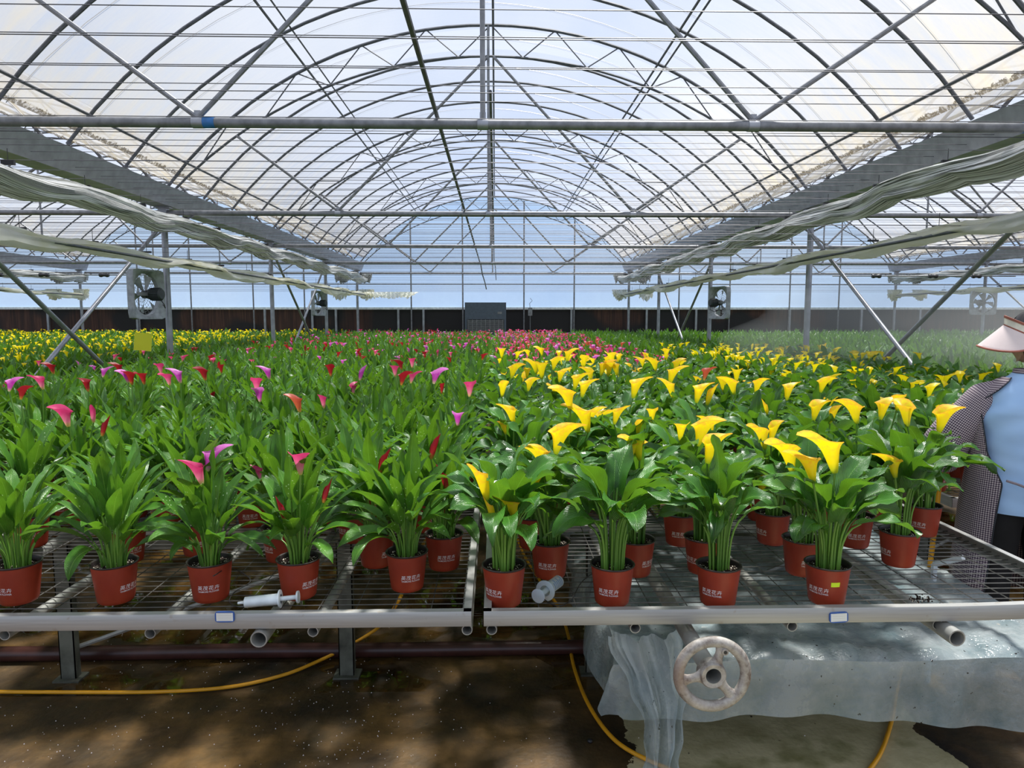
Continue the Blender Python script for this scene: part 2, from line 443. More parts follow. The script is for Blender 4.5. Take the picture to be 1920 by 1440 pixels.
# back wall: clear film above a dark skirt
m = MB(); m.grid(np.array([[(x, YB, z) for x in np.linspace(-20, 20, 41)] for z in (1.80, 2.6, 3.3)]))
for b in BAYS:
    xs = np.linspace(-3.86, 3.86, 25) + RX + 8 * b
    m.grid(np.array([[(x, YB, 3.3 if k == 0 else max(3.3, arc_z(x - RX - 8 * b, 5.03))) for x in xs] for k in (0, 1)]))
struct(m.build('wall_back', 'film_wall'), 'pale blue plastic film end wall above the dark skirt')
m = MB(); m.box(-20, 20, YB + .02, YB + .06, 0, 1.74)
struct(m.build('wall_back', 'dark_skirt'), 'dark brown skirt along the foot of the end wall')
m = MB(); m.box(-20, 20, YB - .06, YB + .01, 1.735, 1.80)
struct(m.build('trim_1', 'white_plastic'), 'white rail between the dark skirt and the film of the end wall')
m = MB(); m.box(-20, 20, YB - .05, YB - .01, 2.47, 2.50)
struct(m.build('trim_2', 'steel'), 'thin grey rail across the end wall film')
for sx, nm in ((-1, 'left'), (1, 'right')):
    m = MB(); m.grid(np.array([[(sx * 20.05, y, z) for y in np.linspace(-3, YB, 20)] for z in (1.0, 3.2)]))
    struct(m.build('wall_' + nm, 'film_wall'), 'plastic film side wall of the greenhouse on the ' + nm)
    m = MB(); m.box(sx * 20.05 - .03, sx * 20.05 + .03, -3, YB, 0, 1.0)
    struct(m.build('wall_' + nm, 'dark_skirt'), 'dark skirt along the foot of the side wall on the ' + nm)

# end wall posts
k = 0
for b in (-1, 0, 1):
    for dx in (-2.45, -.92, .90, 2.40):
        x = RX + 8 * b + dx; zt = arc_z(dx, 4.95)
        k += 1; m = MB(); m.bar((x, YB - .10, 0), (x, YB - .10, zt), .022, 8)
        tag(m.build('end_post', 'steel'), f"thin steel end wall post in the {BNAME[b]}, {ordn(int(1 + [-2.45, -.92, .9, 2.4].index(dx)))} from its left", 'post', 'steel posts along the end wall')
for i, x in enumerate([-13.2, -10.6, -6.85, -5.45, -4.75, -2.9, -2.15, 2.28, 4.55, 6.05, 8.9, 9.4, 11.1, 12.9]):
    m = MB(); m.box(x - .03, x + .03, YB - .055, YB + .02, 0, 1.735)
    tag(m.build('skirt_post', 'galvanised'), f"short pale post holding the dark skirt of the end wall, {ordn(i + 1)} from the left", 'post', 'short posts along the dark skirt')

# ---- frames
frames = [FY + 4 * i for i in range(6)]
def truss(b, y, i):
    xc = RX + 8 * b; root = empty('roof_truss', (xc, y, 2.8))
    tag(root, f"steel roof truss across the {BNAME[b]}, {ordn(i)} truss from the camera", 'roof truss', 'steel roof trusses')
    def bl(nm, fn, mt='steel_dark'):
        m = MB(); fn(m); m.build(nm, mt, root)
    xs = np.linspace(-3.95, 3.95, 31)
    bl('outer_chord', lambda m: m.tube([(x, 0, arc_z(x) - 2.8) for x in xs], .018, 6))
    def zi(x): return (2.95 + (4.66 - 2.95) * (1 - (x / 3.95) ** 2) ** 0.93) if abs(x) < 3.95 else 2.95
    def zin(x): # inner arc through (3.95,2.98) and (0,4.67)
        Ri = (3.95 ** 2 + 1.69 ** 2) / (2 * 1.69); return 4.67 - Ri + math.sqrt(Ri * Ri - x * x)
    bl('inner_chord', lambda m: m.tube([(x, 0, zin(x) - 2.8) for x in xs], .014, 6))
    nodes = np.linspace(-3.5, 3.5, 19)
    def web(m):
        for a in range(18):
            o, q = (arc_z, zin) if a % 2 else (zin, arc_z)
            m.bar((nodes[a], 0, o(nodes[a]) - 2.8), (nodes[a + 1], 0, q(nodes[a + 1]) - 2.8), .008, 5)
    bl('lattice', web)
    bl('tie_beam', lambda m: m.tube([(x, 0, 0) for x in np.linspace(-3.95, 3.95, 9)], .033, 12), 'steel')
    for a, c in (((-1.88, .03), (-3.08, zin(3.08) - 2.8)), ((-1.88, .03), (-.03, zin(0) - 2.8)), ((1.76, .03), (3.08, zin(3.08) - 2.8)), ((1.76, .03), (.03, zin(0) - 2.8))):
        bl('strut', lambda m: m.bar((a[0], 0, a[1]), (c[0], 0, c[1]), .017, 8), 'steel')
    bl('strut', lambda m: m.bar((-.03, 0, .03), (-.03, 0, arc_z(0) - 2.8), .017, 8), 'steel')
    for x in (-1.88, 1.76, -.03):
        bl('clamp', lambda m: (m.tube([(x - .035, 0, 0), (x + .035, 0, 0)], .037, 12), m.box(x - .02, x + .02, -.012, .012, .02, .075)), 'galvanised')
    if b == 0 and i == 1:
        for x in (-1.81, 3.62):
            m = MB(); m.tube([(x - .04, 0, 0), (x + .04, 0, 0)], .0355, 12); t = m.build('blue_tape', 'blue_tape', root); t['label'] = 'blue tape wrapped round the tie beam'
for b in BAYS:
    fr = [y for y in frames if y > 3] if abs(b) < 2 else [y for y in frames if y > 11]
    for i, y in enumerate(fr):
        if y > YB: continue
        truss(b, min(y, YB - .12), i + 1)
# ---- single arches between frames
for b in BAYS:
    y = 2.67 if b == 0 else (4.67 if abs(b) == 1 else 10.67); k = 0
    while y < YB - .3:
        if abs((y - FY) % 4) > .1 and abs((y - FY) % 4 - 4) > .1:
            k += 1; m = MB(); m.tube([(RX + 8 * b + x, y, arc_z(x)) for x in np.linspace(-3.92, 3.92, 29)], .016, 6)
            tag(m.build('roof_arch', 'steel_dark'), f"bent steel roof arch over the {BNAME[b]}, {ordn(k)} single arch from the camera", 'roof arch', 'bent steel roof arches')
        y += 1.0
# ---- purlins
for b in BAYS:
    for x, r, nm in ((-2.20, .014, 'left lower'), (-2.10, .010, 'left upper'), (2.02, .014, 'right lower'), (2.10, .012, 'right upper'), (-3.68, .014, 'left eave'), (3.68, .014, 'right eave'), (.03, .014, 'ridge')):
        m = MB(); z = arc_z(x) + (-.028 if nm != 'left upper' else .0)
        ys = np.linspace(1.5 if b == 0 else 5, YB - .1, 12)
        m.tube([(RX + 8 * b + x, y, z) for y in ys], r, 6)
        tag(m.build('purlin', 'steel_dark'), f"long thin steel {nm} purlin running under the film of the {BNAME[b]}", 'purlin', 'long purlins under the roof film')
# ---- thin straps holding the film down between the arches
for b in (0, -1, 1):
    y = 3.17 if b == 0 else 6.17; k = 0
    while y < 16:
        k += 1; m = MB(); m.tube([(RX + 8 * b + x, y + .35 * (x / 3.9), arc_z(x, 5.045)) for x in np.linspace(-3.88, 3.88, 25)], .0035, 4)
        tag(m.build('film_strap', 'steel'), f"thin strap over the film roof of the {BNAME[b]}, {ordn(k)} from the camera", 'strap', 'thin straps over the roof film')
        y += 1.0
# ---- gutters and columns
GX = [-12.05, -4.05, 3.95, 11.95]
GN = {-12.05: 'far left', -4.05: 'left', 3.95: 'right', 11.95: 'far right'}
for gx in GX:
    m = MB(); y0, y1 = (1.5, YB - .12)
    prof = [(-.17, .0), (-.17, .20), (-.15, .20), (-.10, .012), (.10, .012), (.15, .20), (.17, .20), (.17, 0), (.11, -.02), (-.11, -.02)]
    prof = [(-.19, .20), (-.11, -.01), (.11, -.01), (.19, .20), (.175, .20), (.10, .01), (-.10, .01), (-.175, .20)]
    P = np.array([[(gx + a, y, 2.88 + c) for a, c in prof] for y in np.linspace(y0, y1, 20)])
    m.grid(P, None, 0, True)
    g = m.build('gutter', 'galvanised', None, False)
    tag(g, f"grey galvanised roof gutter running over the {GN[gx]} row of columns", 'gutter')
    for i, y in enumerate([y for y in frames if y > 3]):
        y = min(y, YB - .3); root = empty('column', (gx, y, 0))
        tag(root, f"round grey steel column in the {GN[gx]} row, {ordn(i + 1)} one from the camera", 'column', 'steel columns under the gutters')
        m = MB(); m.bar((0, 0, 0), (0, 0, 2.86), .037, 12); m.build('post', 'galvanised', root)
        m = MB(); m.box(-.09, .09, -.05, .05, 2.855, 2.868); m.box(-.05, .05, -.045, .045, 2.79, 2.85); m.build('cap_plate', 'galvanised', root)
        m = MB(); m.bar((.03, 0, 2.6), (.42, 0, 2.80), .012, 6); m.bar((-.03, 0, 2.6), (-.42, 0, 2.80), .012, 6); m.build('knee_brace', 'steel', root)
# ---- cross braces between columns (two per braced gap)
def brace(a, b2, lab, r=.022):
    m = MB(); m.bar(a, b2, r, 10); tag(m.build('diagonal_brace', 'galvanised'), lab, 'brace', 'crossed pipe braces between columns')
for gx in GX:
    nm = GN[gx]
    for (ya, yb, w_) in ((4.67, 8.67, 'nearest'), (12.67, 16.67, 'distant')):
        if abs(gx) > 10 and ya < 10: continue
        dx = -.05
        brace((gx + .06, ya + .05, 2.62), (gx + .06, yb - .1, .06), f"pipe brace sloping down away from the camera, {nm} row, {w_} crossed pair")
        brace((gx - .05, yb - .05, 2.60), (gx - .05, ya + .1, .06), f"pipe brace rising away from the camera, {nm} row, {w_} crossed pair")
# ---- pipe lying on the ties and its drooping end
m = MB()
pts = [(-.38, y, 2.85) for y in np.linspace(1.6, 16.6, 16)] + [(-.36, 17.0, 2.83), (-.33, 17.5, 2.6), (-.27, 18.2, 2.40), (-.24, 18.4, 2.25)]
m.tube(pts, .014, 8); tag(m.build('water_pipe', 'steel_dark'), 'long dark pipe lying on the tie beams just left of the ridge', 'pipe')
m = MB(); m.tube([(-.03, y, 3.02) for y in np.linspace(4.7, 19, 12)] + [(-.0, 19.4, 2.9), (.02, 19.6, 2.55)], .011, 6)
m.build('drop_cable', 'steel_dark'); tag(bpy.data.objects['drop_cable'], 'dark cable running along under the ridge and hanging at its far end', 'cable')
# ---- screen wires across the bays, three levels
def wires(z, y0, dy, r, nm, x0=-15.8, x1=15.8):
    y = y0; k = 0
    while y < YB - .4:
        k += 1; m = MB(); hw = min(15.8, .80 * y + 1.5)
        m.tube([(-hw, y, z), (0, y, z - .004), (hw, y, z)], r, 4)
        tag(m.build('screen_wire', 'wire', None, False), f"thin dark wire stretched across the bays, {ordn(k)} from the camera in the {nm} layer", 'wire', f'screen wires of the {nm} layer')
        y += dy * (1.0 if k % 3 else 1.35)
wires(2.93, 2.95, .31, .0026, 'top')
wires(2.79 - .05, 3.1, .36, .0026, 'middle')
wires(2.24, 5.3, .55, .0024, 'low')

# ---- gathered shade nets and film curtains hanging along the rows
BUN = {}
def bundle(name, x0, x1, z0, z1, ya, yb, w_, h_, mt, lab, cat, seed, lumps):
    rg = np.random.default_rng(seed); ny = int((yb - ya) / .09); nn = 26
    root = empty(name, (0, 0, 0)); tag(root, lab, cat, 'curtain bundles hanging along the rows')
    ph = rg.random(8) * 6.28; ys = np.linspace(ya, yb, ny); P = np.zeros((ny, nn, 3)); pv = np.zeros((ny, nn, 3))
    for i, y in enumerate(ys):
        t = (y - ya) / (yb - ya); cx = x0 + (x1 - x0) * t + .03 * math.sin(y * 1.7 + ph[0]); cz = z0 + (z1 - z0) * t + .02 * math.sin(y * 3.14 + ph[1])
        sag = .035 * abs(math.sin(pi * (y - ya) / 1.0))
        for j in range(nn):
            a = j / nn * 2 * pi
            rr = 1 + .16 * math.sin(3 * a + y * 1.3 + ph[2]) + .10 * math.sin(5 * a - y * 2.1 + ph[3]) + .06 * math.sin(9 * a + y * 1.1 + ph[4]) + .05 * rg.normal() * (1 if lumps else .4)
            x = cx + w_ * rr * math.cos(a); z = cz - sag * (1 if math.sin(a) < 0 else .3) + h_ * rr * math.sin(a)
            if lumps and math.sin(a) < -.3: z -= lumps * max(0, math.sin(y * 1.1 + ph[5])) ** 3
            P[i, j] = (x, y, z); pv[i, j] = (j / nn, y, 0)
    m = MB(); m.grid(P, pv, 0, True); m.build('folded_cloth', mt, root)
    m = MB()
    y = ya + .3
    while y < yb:
        t = (y - ya) / (yb - ya); cx = x0 + (x1 - x0) * t; cz = z0 + (z1 - z0) * t
        m.box(cx - .05, cx + .05, y - .012, y + .012, cz + h_ * .95, cz + h_ * 1.35)
        m.bar((cx, y, cz + h_), (cx, y, cz + h_ + .12), .003, 4); y += 1.0
    m.build('hanger', 'metal_clip', root); BUN[(name, int(round(x1)))] = root
    if lumps:
        m = MB(); m.tube([(x0 + (x1 - x0) * (y - ya) / (yb - ya) + w_ * (.95 if x0 < 0 else -.95), y, z0 + (z1 - z0) * (y - ya) / (yb - ya) - h_ * .7) for y in np.linspace(ya, yb, 12)], .014, 8); m.build('drive_pipe', 'steel_dark', root)
    return root
bundle('shade_net', -3.72, -3.78, 2.62, 2.60, 3.2, 19.9, .14, .085, 'shade_net', 'bundled grey green shade net hanging along the left row of columns', 'shade net', 1, 0)
bundle('shade_net', 3.56, 3.68, 2.66, 2.60, 3.2, 19.9, .15, .09, 'shade_net', 'bundled grey green shade net hanging along the right row of columns', 'shade net', 2, 0)
bundle('shade_net', -11.6, -11.7, 2.60, 2.60, 9.5, 19.9, .14, .08, 'shade_net', 'bundled grey shade net hanging along the far left row of columns', 'shade net', 3, 0)
bundle('shade_net', 11.5, 11.6, 2.60, 2.60, 9.5, 19.9, .14, .08, 'shade_net', 'bundled grey shade net hanging along the far right row of columns', 'shade net', 4, 0)
bundle('film_curtain', -3.82, -3.75, 2.20, 2.16, 3.4, 19.8, .12, .045, 'curtain_film', 'gathered yellowed film curtain on a pipe along the left row of columns', 'curtain', 5, .07)
bundle('film_curtain', 3.66, 3.70, 2.24, 2.16, 3.4, 19.8, .12, .045, 'curtain_film', 'gathered yellowed film curtain on a pipe along the right row of columns', 'curtain', 6, .04)
bundle('film_curtain', -11.75, -11.7, 2.20, 2.16, 9.5, 19.8, .11, .04, 'curtain_film', 'gathered white film curtain along the far left row of columns', 'curtain', 7, .07)
bundle('film_curtain', 11.6, 11.7, 2.22, 2.16, 9.5, 19.8, .11, .04, 'curtain_film', 'gathered white film curtain along the far right row of columns', 'curtain', 8, .04)
def fan_bunch(name, x, z0, z1, wid, y, mt, lab, seed, par):
    rg = np.random.default_rng(seed); nx = 60; nz = 8
    P = np.zeros((nz, nx, 3)); pv = np.zeros((nz, nx, 3)); ph = rg.random(4) * 6
    for i in range(nz):
        t = i / (nz - 1)
        for j in range(nx):
            u = j / (nx - 1) * 2 - 1
            zb = z0 + (.10 + .05 * math.sin(u * 9 + ph[0])) * abs(u) * (1 if z0 < z1 else 0)
            P[i, j] = (x + u * wid * (.82 + .18 * t) + .01 * rg.normal(), y + .05 * math.sin(u * 38 + ph[1]) * (1.2 - t * .6), zb + (z1 - zb) * t + .02 * rg.normal() * (1 - t)); pv[i, j] = (j / nx * 3, t * .2, 0)
    m = MB(); m.grid(P, pv); m.build(name, mt, par)['label'] = lab
for gx in GX:
    for s in (-1, 1):
        fan_bunch('gathered_net', gx + s * .30, 2.46, 2.74, .25, 19.95, 'shade_net', f"pleated end of grey net bunched {'right' if s > 0 else 'left'} of the last {GN[gx]} column", int(abs(gx) * 3) + s, BUN[('shade_net', int(round(gx)))])
        fan_bunch('gathered_film', gx + s * .38, 1.98, 2.30, .22, 19.85, 'curtain_film', f"wispy white film end hanging {'right' if s > 0 else 'left'} of the last {GN[gx]} column", int(abs(gx) * 5) + s, BUN[('film_curtain', int(round(gx)))])
fan_bunch('gathered_film', -2.95, 2.02, 2.22, .80, 19.7, 'curtain_film', 'white film sheet stretched out into the middle bay near the end wall', 77, BUN[('film_curtain', -4)])

# ---- fans
def make_fan(lab, loc, rz, side=1, sc=1):
    root = empty('ventilation_fan', loc, rz); tag(root, lab, 'fan', 'square greenhouse fans on columns')
    m = MB(); nn = 40; hh = .29
    def sq(a, h): # rounded square
        c, s_ = math.cos(a), math.sin(a); k = h / max(abs(c), abs(s_)); k = min(k, h * 1.34); return (c * k, s_ * k)
    rings = []
    for (kind, y) in (('o', .02), ('o', -.06), ('m', -.06), ('i', -.02), ('i', .03), ('i2', .03), ('o2', .02)):
        row = []
        for j in range(nn):
            a = j / nn * 2 * pi + .001
            if kind[0] == 'o': q = sq(a, hh - (.012 if kind == 'o2' else 0))
            elif kind == 'm': q = sq(a, hh - .02)
            else: rr = .245 if kind == 'i' else .255; q = (rr * math.cos(a), rr * math.sin(a))
            row.append((q[0], y, q[1]))
        rings.append(row)
    m.grid(np.array(rings + [rings[0]]), None, 0, True); m.build('housing', 'fan_grey', root)
    m = MB()
    for rr in (.05, .09, .13, .17, .21, .245):
        m.tube([(rr * math.cos(a), .045 - .00 * rr, rr * math.sin(a)) for a in np.linspace(0, 2 * pi, 33)], .0022, 4, 0, False)
    for a in np.linspace(0, 2 * pi, 25)[:-1]: m.bar((.05 * math.cos(a), .045, .05 * math.sin(a)), (.25 * math.cos(a + .25), .045, .25 * math.sin(a + .25)), .0022, 4)
    m.build('guard', 'galvanised', root)
    for k in range(6):
        a = k * pi / 3 + .2; P = np.zeros((5, 4, 3))
        for i in range(5):
            rr = .045 + .18 * i / 4
            for j in range(4):
                u = (j / 3 - .5) * (.5 + .75 * i / 4) * .40
                aa = a + u; P[i, j] = (rr * math.cos(aa), -.0 + .05 * u * 2 * (1 - i * .1), rr * math.sin(aa))
        m = MB(); m.grid(P); m.build('blade', 'fan_grey', root)
    m = MB(); m.lathe([(0, .03), (.045, .03), (.05, -.03), (0, -.03)], 16, axis='y'); m.build('hub', 'steel_dark', root)
    m = MB(); m.lathe([(0, -.06), (.062, -.06), (.07, -.08), (.07, -.20), (.055, -.215), (0, -.215)], 20, axis='y')
    for k in range(16):
        a = k * pi / 8; m.bar((.072 * math.cos(a), -.08, .072 * math.sin(a)), (.072 * math.cos(a), -.195, .072 * math.sin(a)), .005, 4)
    m.build('motor', 'motor', root)
    m = MB(); m.box(-.25, .25, -.085, -.065, -.02, .02); m.build('motor_bracket', 'galvanised', root)
    m = MB(); m.tube([(.0, -.19, -.06), (.02, -.22, -.12), (.10, -.18, -.16), (.16, -.12, -.13), (.22, -.07, -.12)], .006, 6); m.build('power_cable', 'black_plastic', root)
    return root
make_fan('large square grey fan with black motor on the nearest left column', (-4.12, 8.26, 1.80), R(82))
make_fan('small looking square fan with black motor on a distant left column', (-4.14, 16.25, 1.84), R(78))
make_fan('square fan with black motor on the second column of the right row', (4.05 - .02, 12.32, 1.78), R(-76))
make_fan('square fan facing the camera on a far right row column', (11.75, 16.40, 1.86), R(180 - 8))

# ---- heater cabinet at the end wall
root = empty('air_heater', (-.28, 19.75, 0)); tag(root, 'dark blue grey heater cabinet with a louvred grille before the end wall', 'heater')
m = MB(); m.box(-.58, .58, -.3, .3, .9, 1.92); m.box(-.58, .58, -.29, .29, .62, .9); m.build('cabinet', 'heater_blue', root, False)
m = MB()
for k in range(10): m.box(-.50, .50, -.325, -.30, 1.12 + k * .032, 1.135 + k * .032)
for k in range(9): m.box(-.50 + k * .123, -.485 + k * .123, -.328, -.30, 1.10, 1.44)
m.build('louvre', 'steel', root, False)
m = MB(); m.box(-.52, .52, -.303, -.30, 1.11, 1.45); m.build('grille_recess', 'black_plastic', root, False)
m = MB(); m.box(.34, .46, -.306, -.30, 1.60, 1.66); m.build('control_panel', 'steel', root, False)
m = MB(); m.box(-.45, -.05, -.2, .2, 0, .62); m.box(.05, .45, -.2, .2, 0, .62); m.build('stand', 'heater_blue', root, False)

# ---- yellow sticky card
p = at_y(268, 641, 8.2)
m = MB(); m.grid(np.array([[(x, .006 * math.sin(x * 16), z) for x in np.linspace(-.095, .095, 8)] for z in np.linspace(-.105, .105, 6)])); root = empty('sticky_trap', p, R(8)); root.rotation_euler[1] = R(6)
m.build('card', 'yellow_card', root, False)
m = MB(); m.bar((0, .006, -.105), (0, .006, -(p.z - .72)), .004, 6); m.build('stake', 'mesh_wire', root)
tag(root, 'bright yellow sticky insect card standing among the yellow flowers', 'insect trap')
# drive motors on side bays (dark couplings on a shaft)
for sx, nm in ((-1, 'left'), (1, 'right')):
    root = empty('drive_shaft', (0, 15.5, 2.42)); tag(root, f"dark drive shaft with black couplings hanging in the side bay on the {nm}", 'drive shaft', 'drive shafts of the curtains')
    m = MB(); m.bar((sx * 7.6, 0, .02), (sx * 11.8, 0, .02), .013, 8); m.build('shaft', 'steel', root)
    for xx in (8.6, 9.9, 10.9):
        m = MB(); m.lathe([(0, -.10), (.04, -.10), (.05, -.06), (.035, -.02), (.035, .02), (.05, .06), (.04, .10), (0, .10)], 12, (sx * xx, 0, .02), 0, 'x'); m.build('coupling', 'black_plastic', root)
# hanging control box cord by the heater
m = MB(); x = 1.0; m.tube([(x, 19.9, 2.05), (x + .06, 19.9, 1.98), (x - .02, 19.9, 1.9), (x, 19.9, 1.75)], .008, 6); m.box(x - .06, x + .06, 19.86, 19.94, 1.55, 1.78); m.bar((x, 19.9, 1.55), (x, 19.9, .0), .01, 6)
tag(m.build('switch_box', 'steel'), 'small grey switch box on a pole to the right of the heater', 'switch box')
# ------------------------------------------------------------------ benches
MZ = .70
BENCH = {  # name: x0, x1, y0, label
 'near left bench': (-1.89, -.07), 'near right bench': (-.035, 1.80), 'second left bench': (-3.90, -2.06), 'second right bench': (2.08, 3.80),
 'third left bench': (-6.05, -4.22), 'third right bench': (4.12, 5.95), 'fourth left bench': (-8.05, -6.22), 'fourth right bench': (6.15, 7.98),
 'fifth left bench': (-10.1, -8.25), 'fifth right bench': (8.2, 10.05), 'sixth left bench': (-11.95, -10.15), 'sixth right bench': (10.15, 11.9),
 'seventh left bench': (-14.0, -12.2), 'seventh right bench': (12.1, 14.0), 'eighth left bench': (-15.9, -14.1), 'eighth right bench': (14.1, 15.9)}
BY0 = {'near left bench': 1.865, 'near right bench': 1.865, 'second left bench': 1.865, 'second right bench': 3.02, 'third left bench': 3.4, 'third right bench': 3.4}
def bench(nm):
    x0, x1 = BENCH[nm]; y0 = BY0.get(nm, max(3.4, (min(abs(x0), abs(x1))) / .80)); y1 = 19.1 if abs(x0) < 2 else 19.9; near = abs(x0) < 4.0
    root = empty('rolling_bench', ((x0 + x1) / 2, y0, 0)); hx = (x1 - x0) / 2; Ln = y1 - y0
    tag(root, {'near left bench': 'long wire mesh rolling bench with aluminium rails, left of the narrow centre gap',
               'near right bench': 'long wire mesh rolling bench with an iron handwheel, right of the narrow centre gap'}.get(nm, f"wire mesh rolling bench full of callas, the {nm} counted from the centre gap"), 'plant bench', 'rolling plant benches')
    def rail(a, b2, along, z0=.678, z1=.722):
        m = MB()
        if along == 'x':   # upright face with returned lips
            xs = np.linspace(a[0], b2[0], 24)
            def bend(x): return (.018 * ((x - .35) / .55) ** 2 if (nm == 'near right bench' and x > .35) else 0.0)
            pr = [(0, z0), (-.003, z0 + .006), (-.003, z1 - .006), (0, z1), (.022, z1), (.022, z1 - .004), (.004, z1 - .004), (.004, z0 + .004), (.03, z0 + .004), (.03, z0)]
            P = np.array([[(x, a[1] + q[0] * (1 if a[1] < Ln / 2 else -1), q[1] + bend(x)) for q in pr] for x in xs]); m.grid(P, None, 0, True)
        else:
            s_ = 1 if a[0] < 0 else -1
            pr = [(0, z0), (0, z1), (.022, z1), (.022, z1 - .004), (.004, z1 - .004), (.004, z0 + .004), (.03, z0 + .004), (.03, z0)]
            P = np.array([[(a[0] + s_ * q[0], y, q[1]) for q in pr] for y in np.linspace(a[1], b2[1], 8)]); m.grid(P, None, 0, True)
        return m
    rail((-hx, 0), (hx, 0), 'x').build('front_rail', 'aluminium', root)
    rail((-hx, Ln), (hx, Ln), 'x').build('back_rail', 'aluminium', root)
    rail((-hx, .0), (-hx, Ln), 'y').build('side_rail', 'aluminium', root); rail((hx, .0), (hx, Ln), 'y').build('side_rail', 'aluminium', root)
    m = MB(); y = .03; k = 0; rg = random.Random(3)
    dy = .040 if near else .12
    while y < min(Ln, 9 if near else 99):
        r = .0019 if near else .003
        m.tube([(-hx + .006, y, MZ - r), (-hx * .3, y + rg.uniform(-.002, .002), MZ - r - .002), (hx * .4, y + rg.uniform(-.002, .002), MZ - r - .001), (hx - .006, y, MZ - r)], r, 4, 0, False); y += dy * rg.uniform(.95, 1.05)
    while y < Ln:
        m.bar((-hx, y, MZ - .003), (hx, y, MZ - .003), .003, 4); y += .10
    x = -hx + .05
    while x < hx - .02:
        m.bar((x, .02, MZ - .004), (x, Ln - .02, MZ - .004), .0018 if near else .003, 4); x += .11
    m.build('mesh_deck', 'mesh_wire', root, False)
    # frame tubes under the mesh
    tx = {'near left bench': [(12, 1189), (284, 1187), (588, 1182), (876, 1179)], 'near right bench': [(922, 1186), (1190, 1186), (1483, 1182), (1755, 1172)]}.get(nm)
    cx = (x0 + x1) / 2
    for q in (tx or [None] * 4):
        xx = (at_y(q[0], q[1], y0 + .02).x - cx) if q else None
        if xx is None: break
        m = MB()
        prof = [(.0155, .012), (.0155, Ln - .02)]
        m.tube([(xx, .012, .662), (xx, Ln - .02, .662)], .0155, 14, 0, False); m.tube([(xx, Ln - .02, .662), (xx, .012, .662)], .013, 14, 0, False)
        m.grid(np.array([[(xx + r * math.cos(a), .012, .662 + r * math.sin(a)) for a in np.linspace(0, 2 * pi, 15)] for r in (.013, .0155)]))
        m.build('frame_tube', 'pipe_grey', root)
    # cross bars
    for y in np.arange(.9, Ln, 1.15) if near else []:
        m = MB(); m.box(-hx + .005, hx - .005, y - .012, y + .012, .664, .690); m.build('cross_bar', 'pipe_grey', root, False)
    # rollers
    rp = {'near left bench': [(485, 1199, -.01), (-240, 1199, 0)], 'near right bench': [(1338, 1268, -.19), (1795, 1197, -.045)]}.get(nm, [])
    for (px, py, ye) in rp:
        q = at_y(px, py, y0 + ye); xx = q.x - cx; zz = q.z
        m = MB(); m.tube([(xx, ye, zz), (xx, Ln - .3, zz)], .0235, 20, 0, False); m.tube([(xx, Ln - .3, zz), (xx, ye, zz)], .0200, 20, 0, False)
        m.grid(np.array([[(xx + r * math.cos(a), ye, zz + r * math.sin(a)) for a in np.linspace(0, 2 * pi, 21)] for r in (.0200, .0235)]))
        rl = m.build('roller_pipe', 'pipe_grey', root)
        if px == 1338:
            m = MB(); c = np.array((xx, ye + .012, zz)); A = np.linspace(0, 2 * pi, 57)
            pr = [(.0145 * math.cos(t), .0125 * math.sin(t)) for t in np.linspace(0, 2 * pi, 13)[:-1]]
            P = np.array([[(c[0] + (.0875 + q0) * math.cos(a), c[1] + q1, c[2] + (.0875 + q0) * math.sin(a)) for q0, q1 in pr] for a in A]); m.grid(P, None, 0, True)
            P = np.array([[(c[0] + r * math.cos(a), c[1] + y_, c[2] + r * math.sin(a)) for r, y_ in ((.0215, -.012), (.031, -.014), (.035, -.008), (.036, .02), (.024, .026))] for a in A]); m.grid(P)
            for a in (R(72), R(192), R(-48)):
                d = np.array((math.cos(a), 0, math.sin(a))); s_ = np.array((-math.sin(a), 0, math.cos(a))); rows = []
                for k in range(7):
                    t = k / 6; rr = .028 + .052 * t; wd = .0115 + .010 * (2 * t - 1) ** 2
                    rows.append([c + d * rr + s_ * wd * math.cos(b_) + np.array((0, .009 * math.sin(b_), 0)) for b_ in np.linspace(0, 2 * pi, 11)[:-1]])
                m.grid(np.array(rows), None, 0, True)
            a = R(66); m.lathe([(0, -.013), (.0085, -.013), (.0105, -.005), (.0105, .01), (0, .01)], 12, (c[0] + .07 * math.cos(a), c[1], c[2] + .07 * math.sin(a)), 0, 'y')
            hw = m.build('handwheel', 'worn_iron', root); hw['label'] = 'worn white painted iron handwheel with three spokes'
            m = MB(); m.lathe([(0, -.0145), (.0045, -.0145), (.0045, -.012), (0, -.012)], 10, (c[0] + .07 * math.cos(a), c[1], c[2] + .07 * math.sin(a)), 0, 'y'); m.build('handle_hole', 'black_plastic', hw)
    # supports
    lx = {'near left bench': [at_z(145, 1262, 0).x, at_z(655, 1258, 0).x], 'near right bench': [.42, 1.45]}.get(nm, [x0 + .45, x1 - .45])
    ly0 = 2.86 if near and y0 < 3 else y0 + .9
    ys = np.arange(ly0, min(y1, 9 if near else 4), 2.0)
    for iy, ly in enumerate(ys):
        for xx in lx:
            m = MB(); a = xx - cx; b_ = ly - y0
            m.box(a - .032, a + .032, b_ - .018, b_ - .014, .0, .60); m.box(a - .032, a - .028, b_ - .018, b_ + .02, 0, .60); m.box(a + .028, a + .032, b_ - .018, b_ + .02, 0, .60)
            m.box(a - .055, a + .055, b_ - .04, b_ + .04, 0, .008)
            m.build('leg', 'pipe_green', root, False)
        m = MB(); b_ = ly - y0; m.box(lx[0] - cx - .1, lx[1] - cx + .1, b_ - .0, b_ + .035, .565, .605); m.build('support_beam', 'pipe_green', root, False)
        m = MB(); m.bar((lx[0] - cx, b_ + .03, .12), (lx[1] - cx, b_ + .03, .54), .010, 6); m.build('stay', 'pipe_grey', root)
    return root
BOBJ = {nm: bench(nm) for nm in BENCH}
